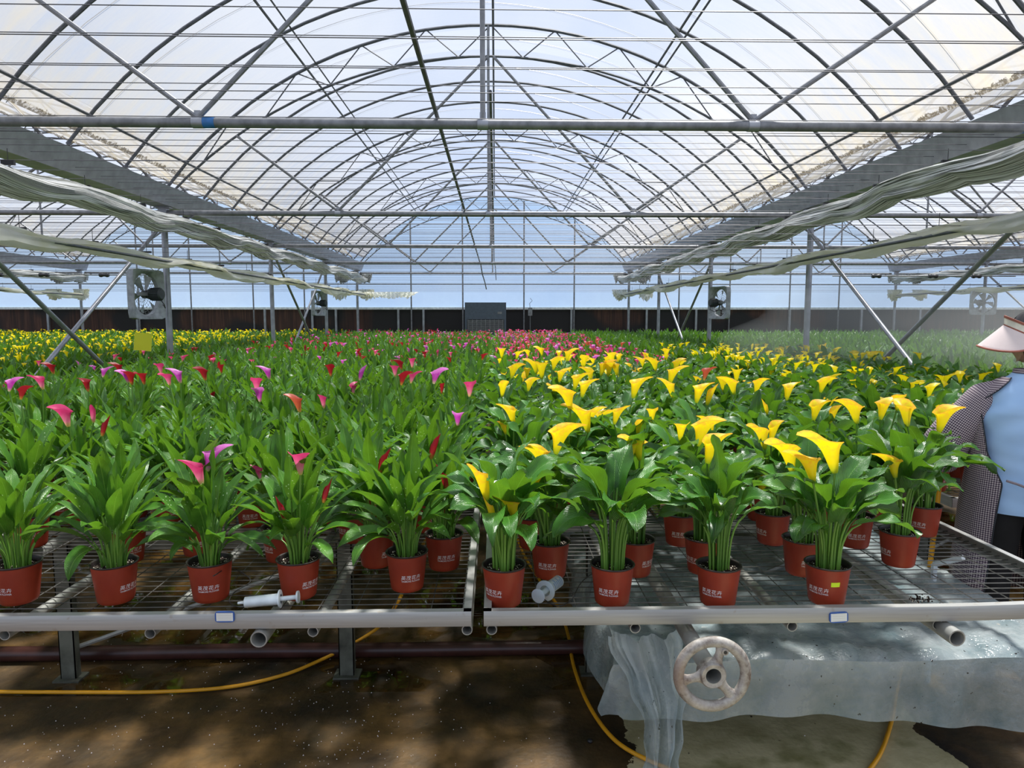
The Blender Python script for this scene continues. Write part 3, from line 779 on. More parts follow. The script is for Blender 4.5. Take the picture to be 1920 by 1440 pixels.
# label holders on the two front rails
def label_tag(px, py, nm, tilt):
    root = BOBJ[nm]; q = at_y(px, py, 1.861); m = MB(); hw, hh = .0268, .0155
    o = q - root.location
    pts = []
    for a in np.linspace(0, 2 * pi, 33)[:-1]:
        c, s_ = math.cos(a), math.sin(a); k = 1 / (abs(c) ** 6 + abs(s_) ** 6) ** (1 / 6); pts.append((hw * c * k, hh * s_ * k))
    def rot(x, z): return (x * math.cos(tilt) - z * math.sin(tilt), x * math.sin(tilt) + z * math.cos(tilt))
    v = [(o.x + rot(*p)[0], o.y - .0035, o.z + rot(*p)[1]) for p in pts] + [(o.x + rot(*p)[0], o.y + .001, o.z + rot(*p)[1]) for p in pts]
    pv = [(p[0] / hw / 2 + .5, p[1] / hh / 2 + .5, 0) for p in pts] * 2
    m.add(v, [tuple(range(32))[::-1]] + [(i, (i + 1) % 32, 32 + (i + 1) % 32, 32 + i) for i in range(32)], pv)
    t = m.build('label_holder', 'label_card', root, False); t['label'] = 'small white label in a blue rounded frame'
label_tag(422, 1156, 'near left bench', .0); label_tag(1572, 1157, 'near right bench', R(3))

# ------------------------------------------------------------------ under and around the benches
m = MB(); xa, xb = at_z(-350, 1222, .03).x, .42
m.tube([(x, 3.02 + .003 * math.sin(x * 4), .033) for x in np.linspace(-4.2, xb, 14)], .033, 14)
tag(m.build('heating_pipe', 'red_pipe'), 'dark red heating pipe lying across the floor behind the bench legs', 'pipe')
m = MB()
P = [at_z(-30, 1297, .012), at_z(150, 1298, .012), at_z(300, 1297, .012), at_z(430, 1288, .012), at_z(530, 1266, .012), at_z(600, 1238, .02), at_z(660, 1208, .05), at_z(715, 1172, .13)]
P += [at_y(745, 1130, 2.60), at_y(760, 1095, 2.75), at_y(775, 1050, 3.0), at_y(800, 1010, 3.6)]
def smooth_path(P, k=8):
    P = [np.array(p) for p in P]; P = [2 * P[0] - P[1]] + P + [2 * P[-1] - P[-2]]; out = []
    for i in range(1, len(P) - 2):
        for t in np.linspace(0, 1, k, endpoint=False):
            a, b, c, d = P[i - 1:i + 3]; out.append(.5 * (2 * b + (c - a) * t + (2 * a - 5 * b + 4 * c - d) * t * t + (-a + 3 * b - 3 * c + d) * t ** 3))
    return out + [P[-2]]
m.tube(smooth_path(P), .0075, 10); tag(m.build('garden_hose', 'hose'), 'orange yellow hose curving over the dark floor under the left bench', 'hose')
m = MB()
P = [at_z(968, 1005, .10), at_z(985, 1045, .05), at_z(1020, 1100, .03), at_z(1048, 1140, .02), at_z(1065, 1190, .012), at_z(1076, 1250, .012), at_z(1103, 1320, .012), at_z(1150, 1385, .012), at_z(1215, 1425, .012), at_z(1300, 1455, .012)]
P += [at_z(1450, 1490, .012), at_z(1580, 1480, .012), at_z(1640, 1430, .012), at_z(1668, 1365, .012), at_z(1680, 1300, .015), at_z(1690, 1250, .03)]
m.tube(smooth_path(P), .0078, 10); tag(m.build('garden_hose', 'hose'), 'orange yellow hose looping over the floor in front of the handwheel', 'hose')
m = MB(); a = at_y(1742, 1075, 2.9); b_ = at_y(1764, 880, 2.9)
m.tube([(a.x - .01, 2.88, 0), a, (a + b_) / 2 + Vector((.002, 0, 0)), b_, (b_.x + .01, 2.9, b_.z + .12)], .011, 10)
tag(m.build('spray_lance', 'hose'), 'upright orange spray pole in the aisle beside the person', 'pole')
# plastic cover over a low table below the right bench
root = empty('low_table', (1.1, 2.12, 0)); tag(root, 'low table draped in dirty blue grey clear plastic under the right bench', 'table')
tx0, tx1, ty0, ty1, tz = -.72, .78, 0, 1.5, .45
m = MB(); m.box(tx0 + .02, tx1 - .02, .03, ty1, tz - .035, tz - .012); m.build('table_top', 'pipe_grey', root, False)
for xx in (tx0 + .3, tx1 - .05):
    for yy in (.45, ty1 - .05):
        m = MB(); m.box(xx - .02, xx + .02, yy - .02, yy + .02, 0, tz - .035); m.build('leg', 'pipe_green', root, False)
nx, ny = 70, 60; P = np.zeros((ny, nx, 3)); rg = np.random.default_rng(5)
for j in range(nx):
    u = j / (nx - 1); x = tx0 - .10 + (tx1 + .06 - tx0 + .10) * u
    for i in range(ny):
        v = i / (ny - 1)
        s_ = v * 1.85 - .30     # signed distance from the front fold: negative hangs down
        hang = -s_ if s_ < 0 else 0
        lx_ = max(0, tx0 - x)   # beyond the left edge
        y = max(s_, 0); z = tz
        if lx_ > 0:
            z = tz - lx_ * 1.5 - .02 * math.sin(s_ * 9); xx = tx0 - lx_ * .35 + .02 * math.sin(s_ * 12 + lx_ * 9)
        else: xx = x
        ln = .62 + .38 * u * u if False else 1
        drop = hang * (.52 + .30 * u + .05 * math.sin(u * 9)) * (1 - min(1, lx_ / .10) * .75)
        if hang > 0:
            y = -.015 - .10 * hang + .012 * math.sin(u * 40 + hang * 5) * hang / .3 - .012 * math.sin(u * 13)
            z = z - drop
        else: z += .004 * math.sin(x * 23 + 4 * y) + .004 * math.sin(y * 31 + x * 7) + .003 * rg.normal()
        P[i, j] = (xx, y, max(z, .006))
m = MB(); m.grid(P); m.build('plastic_sheet', 'plastic_cover', root)
# torn tail hanging to the floor
m = MB(); rows = []
cent = [at_y(1205, 1195, 2.08), at_y(1225, 1270, 2.04), at_y(1240, 1330, 1.98), at_y(1243, 1390, 1.94), at_y(1240, 1440, 1.90), at_y(1238, 1475, 1.86)]
wd = [.115, .10, .075, .055, .05, .045]
cent = smooth_path(cent, 5); wd = np.interp(np.linspace(0, 5, len(cent)), range(6), wd)
for i, (c, w_) in enumerate(zip(cent, wd)):
    rows.append([(c[0] + u * w_ * (1 + .1 * math.sin(i * .9)), c[1] + .022 * math.sin(u * 8 + i * .12) + .012 * math.sin(u * 17 + 2), max(.004, c[2] + .02 * u * u)) for u in np.linspace(-1, 1, 26)])
m.grid(np.array(rows) - np.array(root.location)); m.build('plastic_tail', 'plastic_cover', root)
# black strap line on the sheet
# syringes on the mesh
def syringe(p, az, lab, mt, el=0):
    root = empty('syringe', p, az); root.rotation_euler[1] = -el; tag(root, lab, 'syringe', None)
    m = MB(); m.lathe([(0, -.0), (.003, -.0), (.0035, .012), (.0125, .016), (.0130, .09), (.021, .0905), (.021, .0935), (.011, .094)], 20, axis='x'); m.build('barrel', mt, root)
    m = MB(); m.lathe([(0, .07), (.0055, .07), (.0055, .128), (.014, .129), (.0145, .133), (0, .1335)], 20, axis='x'); m.build('plunger', mt, root)
    m = MB()
    for k in range(6): m.tube([(.026 + k * .008, .0132 * math.cos(t), .0132 * math.sin(t)) for t in np.linspace(-.2, .9 if k % 2 else 1.4, 6)], .0005, 4)
    m.build('scale_marks', 'blue_tape', root)
q = at_z(446, 1131, MZ + .022)
syringe(q, R(4), 'white plastic syringe lying by the front rail of the left bench', 'white_plastic', R(4)); bpy.data.objects['syringe'].scale = (1.3, 1.25, 1.25)
q = at_z(1052, 1086, MZ + .022)
syringe(q, R(-122), 'clear plastic syringe lying by the front rail of the right bench', 'clear_plastic'); bpy.data.objects['syringe.001'].scale = (1.15, 1.5, 1.5)
# thin drip tubes
def drip(P, lab):
    m = MB(); m.tube(smooth_path(P, 6), .0016, 6); tag(m.build('drip_tube', 'black_plastic'), lab, 'drip tube')
drip([at_z(1115, 1072, MZ + .02), at_z(1090, 1092, MZ + .012), at_z(1070, 1125, MZ + .004), at_z(1045, 1136, MZ + .004), at_z(1015, 1120, MZ + .003), at_z(1008, 1108, MZ + .003)], 'thin black drip tube curling behind the clear syringe')
drip([at_z(400, 1080, MZ + .13), at_z(432, 1065, MZ + .06), at_z(470, 1088, MZ + .004), at_z(440, 1110, MZ + .004), at_z(430, 1128, MZ + .003), at_z(448, 1138, MZ + .003), at_z(475, 1136, MZ + .003)], 'thin black drip tube curling beside the third front pot on the left bench')
# potting crumbs on the floor: loose white perlite
m = MB(); rg = np.random.default_rng(11); tet = np.array([(1, 0, -.3), (-.5, .8, -.3), (-.5, -.8, -.3), (0, 0, .9)])
cl = [(at_z(600, 1350, 0), .30, 120), (at_z(250, 1180, 0), .5, 120), (at_z(640, 1420, 0), .10, 40), (at_z(760, 1380, 0), .4, 60), (at_z(120, 1400, 0), .25, 60), (at_z(500, 1230, 0), .5, 160), (at_z(1500, 1200, 0), .6, 30)]
for c, s_, k in cl:
    for _ in range(k):
        x, y = c.x + rg.normal() * s_, c.y + rg.normal() * s_ * .6; q = .0012 + rg.random() * .0018
        m.add(tet * q + (x, y, q * .4), [(0, 1, 3), (1, 2, 3), (2, 0, 3), (0, 2, 1)])
tag(m.build('perlite_crumbs', 'print_white', None, False), 'scattered white perlite crumbs on the wet floor', 'crumbs', None, 'stuff')
# soil clump on the mesh, low grey pipe and pebble
m = MB(); c = at_z(1728, 1124, MZ)
for _ in range(60):
    x, y = c.x + rg.normal() * .018, c.y + rg.normal() * .012; q = .002 + rg.random() * .003; m.add(tet * q + (x, y, MZ + q * .5), [(0, 1, 3), (1, 2, 3), (2, 0, 3), (0, 2, 1)])
tag(m.build('soil_crumbs', 'soil', None, False), 'little heap of dark soil crumbs on the right bench mesh', 'soil', None, 'stuff')
m = MB(); m.bar(at_y(1752, 1058, 2.75), at_y(1806, 1046, 2.65), .012, 10); m.bar((at_y(1752, 1058, 2.75).x, 2.75, 0), at_y(1752, 1058, 2.75), .012, 8)
tag(m.build('grey_tube', 'white_plastic'), 'short bent pale grey tube standing in the aisle below bench level', 'pipe')
m = MB(); c = at_z(1106, 1389, .006); m.lathe([(0, -.006), (.009, -.004), (.011, .001), (.007, .006), (0, .007)], 12, c); tag(m.build('pebble', 'black_plastic'), 'small black pebble on the brown floor beside the hose', 'pebble')
# ------------------------------------------------------------------ callas: leaves, flowers, pots
def leaf(mb, rg, az, b0, pet, el0, blade, width, droop, fold, wave, broad, nt, nu, rnd, npet=5, prad=.0035, twist=0.0, bend_pow=1.6):
    d = np.array([math.cos(az), math.sin(az), 0.]); p = np.array([b0[0], b0[1], b0[2]], float)
    pts = [p.copy()]
    for i in range(npet):
        t = (i + .5) / npet; el = R(88) + (el0 - R(88)) * t ** bend_pow
        p = p + (d * math.cos(el) + np.array([0, 0, math.sin(el)])) * (pet / npet); pts.append(p.copy())
    if prad > 0: mb.tube(pts, np.linspace(prad, prad * .62, len(pts)), 5 if nt > 6 else 3, 1, False, rnd)
    P = np.zeros((nt + 1, nu + 1, 3)); pv = np.zeros_like(P); ph = rg.random() * 6.28; side_curve = rg.normal() * .35
    az2 = az
    for i in range(nt + 1):
        t = i / nt; el = el0 - droop * t ** 1.25; az2 = az + side_curve * t * t
        dd = np.array([math.cos(az2), math.sin(az2), 0.]); T = dd * math.cos(el) + np.array([0, 0, math.sin(el)])
        if i: p = p + T * (blade / nt)
        Sd = np.array([-math.sin(az2), math.cos(az2), 0.]); Nn = np.cross(T, Sd) * -1
        Nn = np.cross(Sd, T); Nn = -Nn if Nn[2] < 0 and el < R(80) else Nn
        tw = twist * (.4 + .6 * t); S2 = Sd * math.cos(tw) + Nn * math.sin(tw); N2 = Nn * math.cos(tw) - Sd * math.sin(tw)
        tt = min(max(t, .02), .985)
        if broad: w_ = width * 1.52 * (tt ** .38) * (1 - tt) ** .72
        else: w_ = width * 1.92 * (tt ** .52) * (1 - tt) ** .88
        if i == 0: w_ = width * (.35 if broad else .06)
        if i == nt: w_ = width * .02
        for j in range(nu + 1):
            u = j / nu * 2 - 1
            q = p + S2 * (u * w_ * .5) + N2 * (abs(u) ** 1.3 * w_ * fold + math.sin(t * 11 + ph + u * 1.5) * wave * width * u * u)
            if broad: q = q - T * (blade * .16 * abs(u) ** 1.5 * (1 - t) ** 4)
            P[i, j] = q; pv[i, j] = (j / nu, t, rnd)
    mb.grid(P, pv, 0)
def foliage(kind, seed, hi=True, n=None, far=False):
    rg = np.random.default_rng(seed); mb = MB(); zs = .100
    n = n or (36 if kind == 'lance' else 24)
    for i in range(n):
        q = (i + .5) / n; az = i * 2.39996 + rg.normal() * .3
        rb = .006 + .026 * math.sqrt(q); b0 = (rb * math.cos(az), rb * math.sin(az), zs)
        rnd = min(1, max(0, .5 + .28 * rg.normal()))
        if kind == 'lance':
            pet = (.185 - .105 * q) * rg.uniform(.82, 1.12); el0 = R(84 - 52 * q + rg.normal() * 10); bl = rg.uniform(.14, .215); wd = rg.uniform(.048, .076)
            leaf(mb, rg, az, b0, pet, el0, bl, wd, R(rg.uniform(0, 45) + 55 * q * q), .20, .05, False, 11 if hi else (5 if not far else 4), 4 if hi else 2, rnd, 5 if hi else 2, .0034 if hi else (.005 if not far else 0), rg.normal() * .35)
        else:
            pet = (.235 - .07 * q) * rg.uniform(.85, 1.12); el0 = R(80 - 42 * q + rg.normal() * 8); bl = rg.uniform(.13, .20); wd = rg.uniform(.066, .100)
            leaf(mb, rg, az, b0, pet, el0, bl, wd, R(rg.uniform(25, 80) + 45 * q), .15, .11, True, 11 if hi else (5 if not far else 4), 6 if hi else 2, rnd, 6 if hi else 2, .0043 if hi else (.006 if not far else 0), rg.normal() * .4, 2.6)
    return mb
def flower(mb, rg, base, top, size, taz, bud=0.0, nv=9, nu=15, lean=.25, stem=True, srad=.0034, mi_s=1, flare=1.0):
    base = np.array(base, float); top = np.array(top, float)   # top = foot of the spathe
    if stem:
        mid = base * .5 + top * .5; mid[:2] = base[:2] + (top[:2] - base[:2]) * .35
        ts = np.linspace(0, 1, 7 if nv > 5 else 3); pts = [(1 - t) ** 2 * base + 2 * t * (1 - t) * mid + t * t * top for t in ts]
        mb.tube(pts, srad, 6 if nv > 5 else 3, mi_s, False, .6)
    ax = np.array([math.cos(taz) * lean, math.sin(taz) * lean, 1.]); ax /= np.linalg.norm(ax)
    fx = np.array([math.cos(taz), math.sin(taz), 0.]); fx -= ax * fx.dot(ax); fx /= np.linalg.norm(fx); sx = np.cross(ax, fx)
    ph = rg.random() * 6; P = np.zeros((nv, nu, 3)); pv = np.zeros_like(P)
    for i in range(nv):
        v = i / (nv - 1)
        for j in range(nu):
            u = (j / (nu - 1) * 2 - 1) * pi * 1.04; c = math.cos(u)
            front = max(0, (1 + c) / 2)
            op = (1 - bud) * flare
            rad = size * (.055 + .125 * v ** .85 + op * (.045 * v ** 3 + .085 * v ** 8 * (.7 + .5 * front)) - bud * .11 * v ** 3)
            rad += op * size * .026 * v ** 4 * math.sin(3 * u + ph)
            h = size * v * (.60 + .38 * front ** 1.2 * v + .05 * v * math.sin(2 * u + ph))
            tip = front ** 10 * v ** 5
            out = op * size * .26 * tip; h += size * (.14 * bud * tip - op * .03 * tip)
            h -= op * size * .05 * v ** 9 * (1 - front * .6)
            spiral = 1 + .10 * (u / pi)
            P[i, j] = top + ax * h + fx * (rad * spiral * c + out) + sx * (rad * spiral * math.sin(u))
            pv[i, j] = (j / (nu - 1), v, .5)
    mb.grid(P, pv, 0)
FM = {'yellow': 'spathe_yellow', 'pink': 'spathe_pink', 'purple': 'spathe_purple', 'red': 'spathe_red', 'salmon': 'spathe_salmon', 'lemon': 'spathe_lemon'}
PR, PB, PH = .0635, .0500, .118
def pot_mesh():
    m = MB()
    m.lathe([(0, .002), (PB * .7, .003), (PB * .93, .0), (PB, .004), (PB + .0015, .012), (.0615, .100), (.0628, .1135)], 36)
    m.lathe([(.0628, .1135), (.0645, .1145), (.0662, .116), (.0668, .118), (.0655, .1195), (.0625, .119), (.0605, .116), (.059, .092)], 36, (0, 0, 0), 1)
    me = m.mesh('pot', ['pot_plastic', 'pot_rim']); smooth_me(me, 50); return me
def soil_mesh(seed):
    rg = np.random.default_rng(seed); m = MB(); rows = []
    for i, r in enumerate((.0005, .012, .024, .036, .047, .056, .0600)):
        rows.append([(r * math.cos(a), r * math.sin(a), .104 + .003 * rg.normal() * (r < .058) + (.002 if r < .04 else 0)) for a in np.arange(22) * 2 * pi / 22])
    m.grid(np.array(rows), None, 0, True); me = m.mesh('soil', ['soil']); smooth_me(me, 80); return me
def print_mesh():
    def txt(s, size, font=None):
        cu = bpy.data.curves.new('lettering', 'FONT'); cu.body = s; cu.size = size; cu.align_x = 'CENTER'; cu.resolution_u = 2
        if s.isascii(): cu.offset = .00005
        else: cu.offset = .0; cu.shear = .1; cu.space_character = 1.12
        o = bpy.data.objects.new('lettering', cu); C.objects.link(o); bpy.context.view_layer.update()
        dg = bpy.context.evaluated_depsgraph_get(); me = bpy.data.meshes.new_from_object(o.evaluated_get(dg))
        bpy.data.objects.remove(o); return me
    bm = bmesh.new()
    for s, size, z in (('英茂花卉', .0150, .0455), ('YINMORE FLOWER', .0070, .0370)):
        me = txt(s, size); b2 = bmesh.new(); b2.from_mesh(me)
        bmesh.ops.subdivide_edges(b2, edges=[e for e in b2.edges if e.calc_length() > .004], cuts=1)
        for v in b2.verts: v.co.y += z
        t = bpy.data.meshes.new('t'); b2.to_mesh(t); b2.free(); bm.from_mesh(t)
    for v in bm.verts:
        x, z = v.co.x, v.co.y; r = PB + .0015 + (.0615 - PB - .0015) * (z - .012) / .088 + .0006
        v.co = (r * math.sin(x / r), -r * math.cos(x / r), z)
    me = bpy.data.meshes.new('print'); bm.to_mesh(me); bm.free(); me.materials.clear(); me.materials.append(MATS['print_white']); return me
POT = pot_mesh(); SOIL = [soil_mesh(k) for k in range(4)]; PRINT = print_mesh()
FOL = {k: [] for k in ('lance', 'broad')}
for k, nvar in (('lance', 12), ('broad', 12)):
    for s_ in range(nvar):
        me = foliage(k, 100 + s_ + (50 if k == 'broad' else 0)).mesh('foliage', ['leaf_' + k, 'stem']); me.polygons.foreach_set('use_smooth', [True] * len(me.polygons)); FOL[k].append(me)
FLV = {}
for cn in FM:
    FLV[cn] = []
    for s_ in range(5):
        rg = np.random.default_rng(s_ + 900); mb = MB(); tz = rg.uniform(.33, .43) + (.03 if cn in ('yellow', 'lemon') else -.02); sz = rg.uniform(.085, .11) if cn == 'yellow' else rg.uniform(.065, .085)
        x = rg.normal() * .05
        flower(mb, rg, (x * .2, 0, .105), (x, rg.normal() * .04, tz - sz * .4), sz, rg.random() * 6.28, .5 if s_ == 4 else 0, 8, 13)
        me = mb.mesh('flower', [FM[cn], 'stem']); me.polygons.foreach_set('use_smooth', [True] * len(me.polygons)); FLV[cn].append(me)

# ---- planting plan: list of [x, y, bench, species, print angle or None]
PLAN = []
def put(px, py, bench, sp, pa=None, tagw=None):
    q = at_z(px, py, MZ); y = q.y + .045; x = q.x * y / q.y; PLAN.append(dict(x=x, y=y, b=bench, sp=sp, pa=pa, t=tagw, hero=True))
for px, py, pa in ((945, 1142, -38), (1147, 1140, -12), (1345, 1142, -20), (1548, 1139, -25), (1031, 1088, -10), (1190, 1084, 55), (1318, 1080, -50), (1502, 1083, 30), (1683, 1066, -55), (1000, 1032, 20), (1274, 1026, 0), (1446, 1024, -50), (1600, 1030, 10), (1728, 1008, -20)):
    put(px, py, 'near right bench', 'broad', pa)
for px, py, pa in ((38, 1137, -50), (219, 1136, 42), (397, 1132, -8), (562, 1127, 40), (764, 1112, 12), (706, 1067, 50), (833, 1072, 8), (240, 1060, 20), (374, 1045, 30), (528, 1056, -60), (664, 1020, -45), (620, 992, -40), (474, 990, -10), (320, 982, 30), (152, 985, 20), (60, 1030, 0), (800, 1000, 30)):
    put(px, py, 'near left bench', 'lance', pa)
for bn, (x0, x1) in BENCH.items():
    y = {'near left bench': 2.92, 'near right bench': 2.80, 'second left bench': 2.35, 'second right bench': 3.28}.get(bn, BY0.get(bn, max(3.4, min(abs(x0), abs(x1)) / .80)) + .15); k = 0
    while y < (18.9 if abs(x0) < 2 else 19.8):
        st = .258; nn = int((x1 - x0 - .14) / st) + 1; off = (x1 - x0 - (nn - 1) * st) / 2
        for i in range(nn):
            x = x0 + off + i * st + (.05 if k % 2 else -.05) + random.uniform(-.022, .022); yy = y + random.uniform(-.028, .028)
            x = min(max(x, x0 + .07), x1 - .07)
            PLAN.append(dict(x=x, y=yy, b=bn, row=k, i=i))
        y += .262; k += 1
def zone(x, y):
    if x < -4.1: return 'lance', (('lemon', .85),)
    if x < -1.98: return 'lance', (('pink', .16), ('purple', .08), ('red', .16)) if y > 3.2 else (('pink', .08),)
    if x < -.05:
        k = .10 if y < 4 else (.22 if y < 7 else .45 if y < 12 else .8)
        return 'lance', (('pink', k * .5), ('red', k * .4), ('purple', k * .25))
    if x < 1.95:
        if y < 6.7: return 'broad', (('yellow', .75 if y > 3.6 else .35),)
        return 'lance', (('pink', 1.1), ('purple', .35), ('salmon', .5))
    if x < 3.95 and y < 8.6: return 'broad', (('lemon', 2.3),)
    return 'lance', ()
vis = []
for p in PLAN:
    px, py = proj((p['x'], p['y'], 1.0)); w_ = .20 * F / max(p['y'], .5)
    p['vis'] = (-w_ < px < 1920 + w_); p['near'] = False
cand = sorted([p for p in PLAN if p['vis']], key=lambda p: (not p.get('hero'), p['y'] + .05 * abs(p['x'])))
# the aisle end of the second left bench and the spots under the person stay as planned
IND = cand[:300]
for p in IND: p['near'] = True
# ---- flowers read off the photo: (px, py of the mouth, kind, tip direction, size, bud, bench side, depth hint)
FLW = [(1042, 820, 'yellow', 'R', .125, 0, 2.30), (1020, 856, 'yellow', 'L', .105, 0, 2.22), (913, 905, 'yellow', 'L', .115, .55, 1.98), (926, 958, 'yellow', 'L', .075, .8, 1.98), (966, 953, 'yellow', 'L', .09, .1, 1.98), (998, 900, 'yellow', 'R', .09, 0, 2.22),
 (1103, 783, 'yellow', 'L', .14, 0, 2.55), (1070, 745, 'yellow', 'L', .12, 0, 2.9), (963, 776, 'yellow', 'L', .10, .1, 2.7), (948, 803, 'yellow', 'L', .06, .4, 2.6), (1200, 838, 'yellow', 'L', .10, 0, 2.22), (1174, 850, 'yellow', 'R', .10, .2, 2.24), (1159, 866, 'yellow', 'R', .07, .6, 2.2), (1152, 778, 'yellow', 'R', .09, .2, 2.7), (1195, 800, 'yellow', 'F', .08, .3, 2.6),
 (1275, 806, 'yellow', 'F', .09, 0, 2.5), (1309, 808, 'yellow', 'R', .13, 0, 2.4), (1327, 840, 'yellow', 'R', .12, .1, 2.22), (1335, 798, 'yellow', 'L', .10, .2, 2.6), (1435, 818, 'yellow', 'L', .11, .2, 2.35), (1446, 808, 'yellow', 'R', .09, .3, 2.6), (1486, 853, 'yellow', 'L', .13, 0, 2.22), (1425, 908, 'yellow', 'R', .10, .2, 2.45),
 (1526, 874, 'yellow', 'L', .11, 0, 1.98), (1567, 848, 'yellow', 'L', .14, 0, 2.02), (1680, 872, 'yellow', 'L', .10, 0, 2.25), (1526, 768, 'yellow', 'R', .105, 0, 2.75), (1557, 778, 'yellow', 'R', .09, .5, 2.7), (1608, 770, 'yellow', 'L', .11, 0, 2.7), (1652, 766, 'yellow', 'R', .11, 0, 2.65), (1703, 775, 'yellow', 'B', .12, 0, 2.6), (1762, 784, 'yellow', 'R', .13, 0, 2.6), (1682, 752, 'yellow', 'F', .09, 0, 2.9),
 (1222, 776, 'yellow', 'F', .08, 0, 2.85), (1262, 728, 'yellow', 'L', .11, .2, 3.3), (1306, 736, 'yellow', 'R', .11, 0, 3.1), (1326, 742, 'yellow', 'R', .10, .7, 3.05), (1377, 722, 'yellow', 'L', .11, 0, 3.3), (1381, 702, 'yellow', 'F', .10, 0, 3.6), (1417, 722, 'yellow', 'F', .10, 0, 3.3), (1475, 733, 'yellow', 'R', .11, 0, 3.2), (1439, 765, 'yellow', 'L', .07, .8, 3.0), (1539, 720, 'yellow', 'R', .10, 0, 3.3), (1256, 702, 'yellow', 'R', .12, 0, 3.6), (1266, 684, 'yellow', 'R', .10, 0, 3.9), (1320, 700, 'salmon', 'R', .09, 0, 3.6),
 (941, 728, 'yellow', 'F', .10, .2, 3.3), (959, 694, 'yellow', 'R', .11, 0, 3.9), (941, 661, 'yellow', 'F', .12, 0, 4.8), (990, 720, 'yellow', 'R', .09, 0, 3.4), (988, 698, 'yellow', 'F', .08, 0, 3.9), (1016, 692, 'yellow', 'F', .13, 0, 4.0), (1006, 686, 'yellow', 'L', .11, 0, 4.1), (1037, 680, 'yellow', 'R', .11, 0, 4.2), (1017, 658, 'yellow', 'L', .10, 0, 5.0), (1077, 714, 'yellow', 'R', .11, 0, 3.5), (1091, 727, 'yellow', 'R', .11, 0, 3.3), (1187, 726, 'yellow', 'R', .13, 0, 3.3), (1127, 689, 'yellow', 'R', .12, 0, 4.1), (1140, 690, 'yellow', 'F', .12, 0, 4.0), (1158, 690, 'yellow', 'L', .11, 0, 4.1), (1148, 671, 'yellow', 'F', .13, 0, 4.6), (1095, 676, 'yellow', 'F', .11, 0, 4.4), (1062, 665, 'yellow', 'R', .12, 0, 4.8), (1072, 652, 'yellow', 'R', .13, 0, 5.2), (1209, 655, 'yellow', 'L', .12, 0, 5.1), (1230, 682, 'yellow', 'L', .11, 0, 4.2), (1248, 662, 'yellow', 'F', .11, 0, 4.9), (1109, 700, 'yellow', 'L', .10, 0, 3.8),
 (388, 866, 'purple', 'R', .085, 0, 2.3), (378, 892, 'pink', 'L', .07, .2, 2.0), (563, 872, 'pink', 'F', .075, 0, 1.98), (490, 894, 'pink', 'L', .05, .2, 2.2), (534, 966, 'red', 'L', .055, .9, 1.98), (606, 932, 'red', 'R', .055, .9, 2.0), (712, 874, 'red', 'R', .07, .75, 2.2), (808, 846, 'red', 'R', .07, .85, 2.3), (838, 906, 'red', 'L', .065, .8, 2.2),
 (128, 785, 'pink', 'L', .085, 0, 2.7), (175, 783, 'pink', 'F', .06, .7, 2.7), (191, 808, 'red', 'R', .055, .8, 2.6), (858, 783, 'purple', 'F', .085, 0, 2.8), (16, 720, 'purple', 'R', .08, 0, 3.3), (80, 716, 'pink', 'L', .09, 0, 3.35), (165, 721, 'red', 'L', .09, 0, 3.3), (192, 697, 'purple', 'R', .07, 0, 3.7), (240, 705, 'purple', 'L', .08, 0, 3.6), (247, 707, 'red', 'F', .09, 0, 3.5), (270, 708, 'red', 'F', .08, 0, 3.5), (338, 704, 'purple', 'L', .10, 0, 3.6), (318, 710, 'pink', 'F', .08, 0, 3.5), (385, 700, 'red', 'L', .09, 0, 3.7), (481, 720, 'pink', 'F', .09, 0, 3.3), (487, 738, 'purple', 'F', .09, 0, 3.1), (505, 698, 'purple', 'L', .09, 0, 3.7), (562, 756, 'salmon', 'L', .09, .1, 2.9), (607, 752, 'pink', 'F', .07, .3, 3.0), (880, 727, 'pink', 'F', .10, 0, 3.2), (674, 700, 'purple', 'R', .09, .7, 3.7), (620, 693, 'red', 'F', .09, 0, 3.8), (741, 694, 'pink', 'F', .09, 0, 3.8), (752, 708, 'red', 'R', .09, 0, 3.6), (770, 707, 'pink', 'R', .08, 0, 3.6), (813, 704, 'purple', 'R', .10, 0, 3.6), (773, 679, 'pink', 'F', .09, 0, 4.2), (753, 683, 'red', 'L', .08, 0, 4.1), (415, 690, 'red', 'F', .07, 0, 3.9), (38, 735, 'red', 'R', .08, 0, 3.15), (100, 690, 'red', 'L', .08, 0, 3.8), (226, 690, 'red', 'L', .08, 0, 3.8), (302, 690, 'pink', 'F', .08, 0, 3.9), (828, 728, 'red', 'F', .06, .5, 3.2)]
hw_ = {}
for f in FLW:
    px, py, kd, dr, sz, bud, Y = f; best = None
    for p in IND:
        if kd in ('yellow',) and p['x'] < -.04: continue
        if kd in ('pink', 'purple', 'red') and p['x'] > 0: continue
        q = at_y(px, py, p['y']); z = q.z - MZ; dx = q.x - p['x']
        zt = .46 if kd == 'yellow' else .40
        if z < .17 or z > .56: continue
        c = abs(dx) * 3.0 + abs(p['y'] - Y) * 1.2 + abs(z - zt) * .8
        if best is None or c < best[0]: best = (c, p, q)
    if best is None: continue
    hw_.setdefault(id(best[1]), []).append((at_y(px, py, best[1]['y'] - .075) if best[1]['y'] < 3.1 else best[2], kd, dr, sz, bud))
rows_by_bench = {}
for p in sorted(IND, key=lambda p: p['y']): rows_by_bench.setdefault(p['b'], []).append(p)
for bn, L_ in rows_by_bench.items():   # rows as one would count them from the front
    rows = []; 
    for p in L_:
        if rows and p['y'] - rows[-1][0]['y'] < .15: rows[-1].append(p)
        else: rows.append([p])
    for k, r_ in enumerate(rows):
        for i, p in enumerate(sorted(r_, key=lambda p: p['x'])): p['rk'] = k + 1; p['ri'] = i + 1
DIRA = {'L': pi, 'R': 0, 'F': -pi / 2, 'B': pi / 2}
rgf = np.random.default_rng(42)
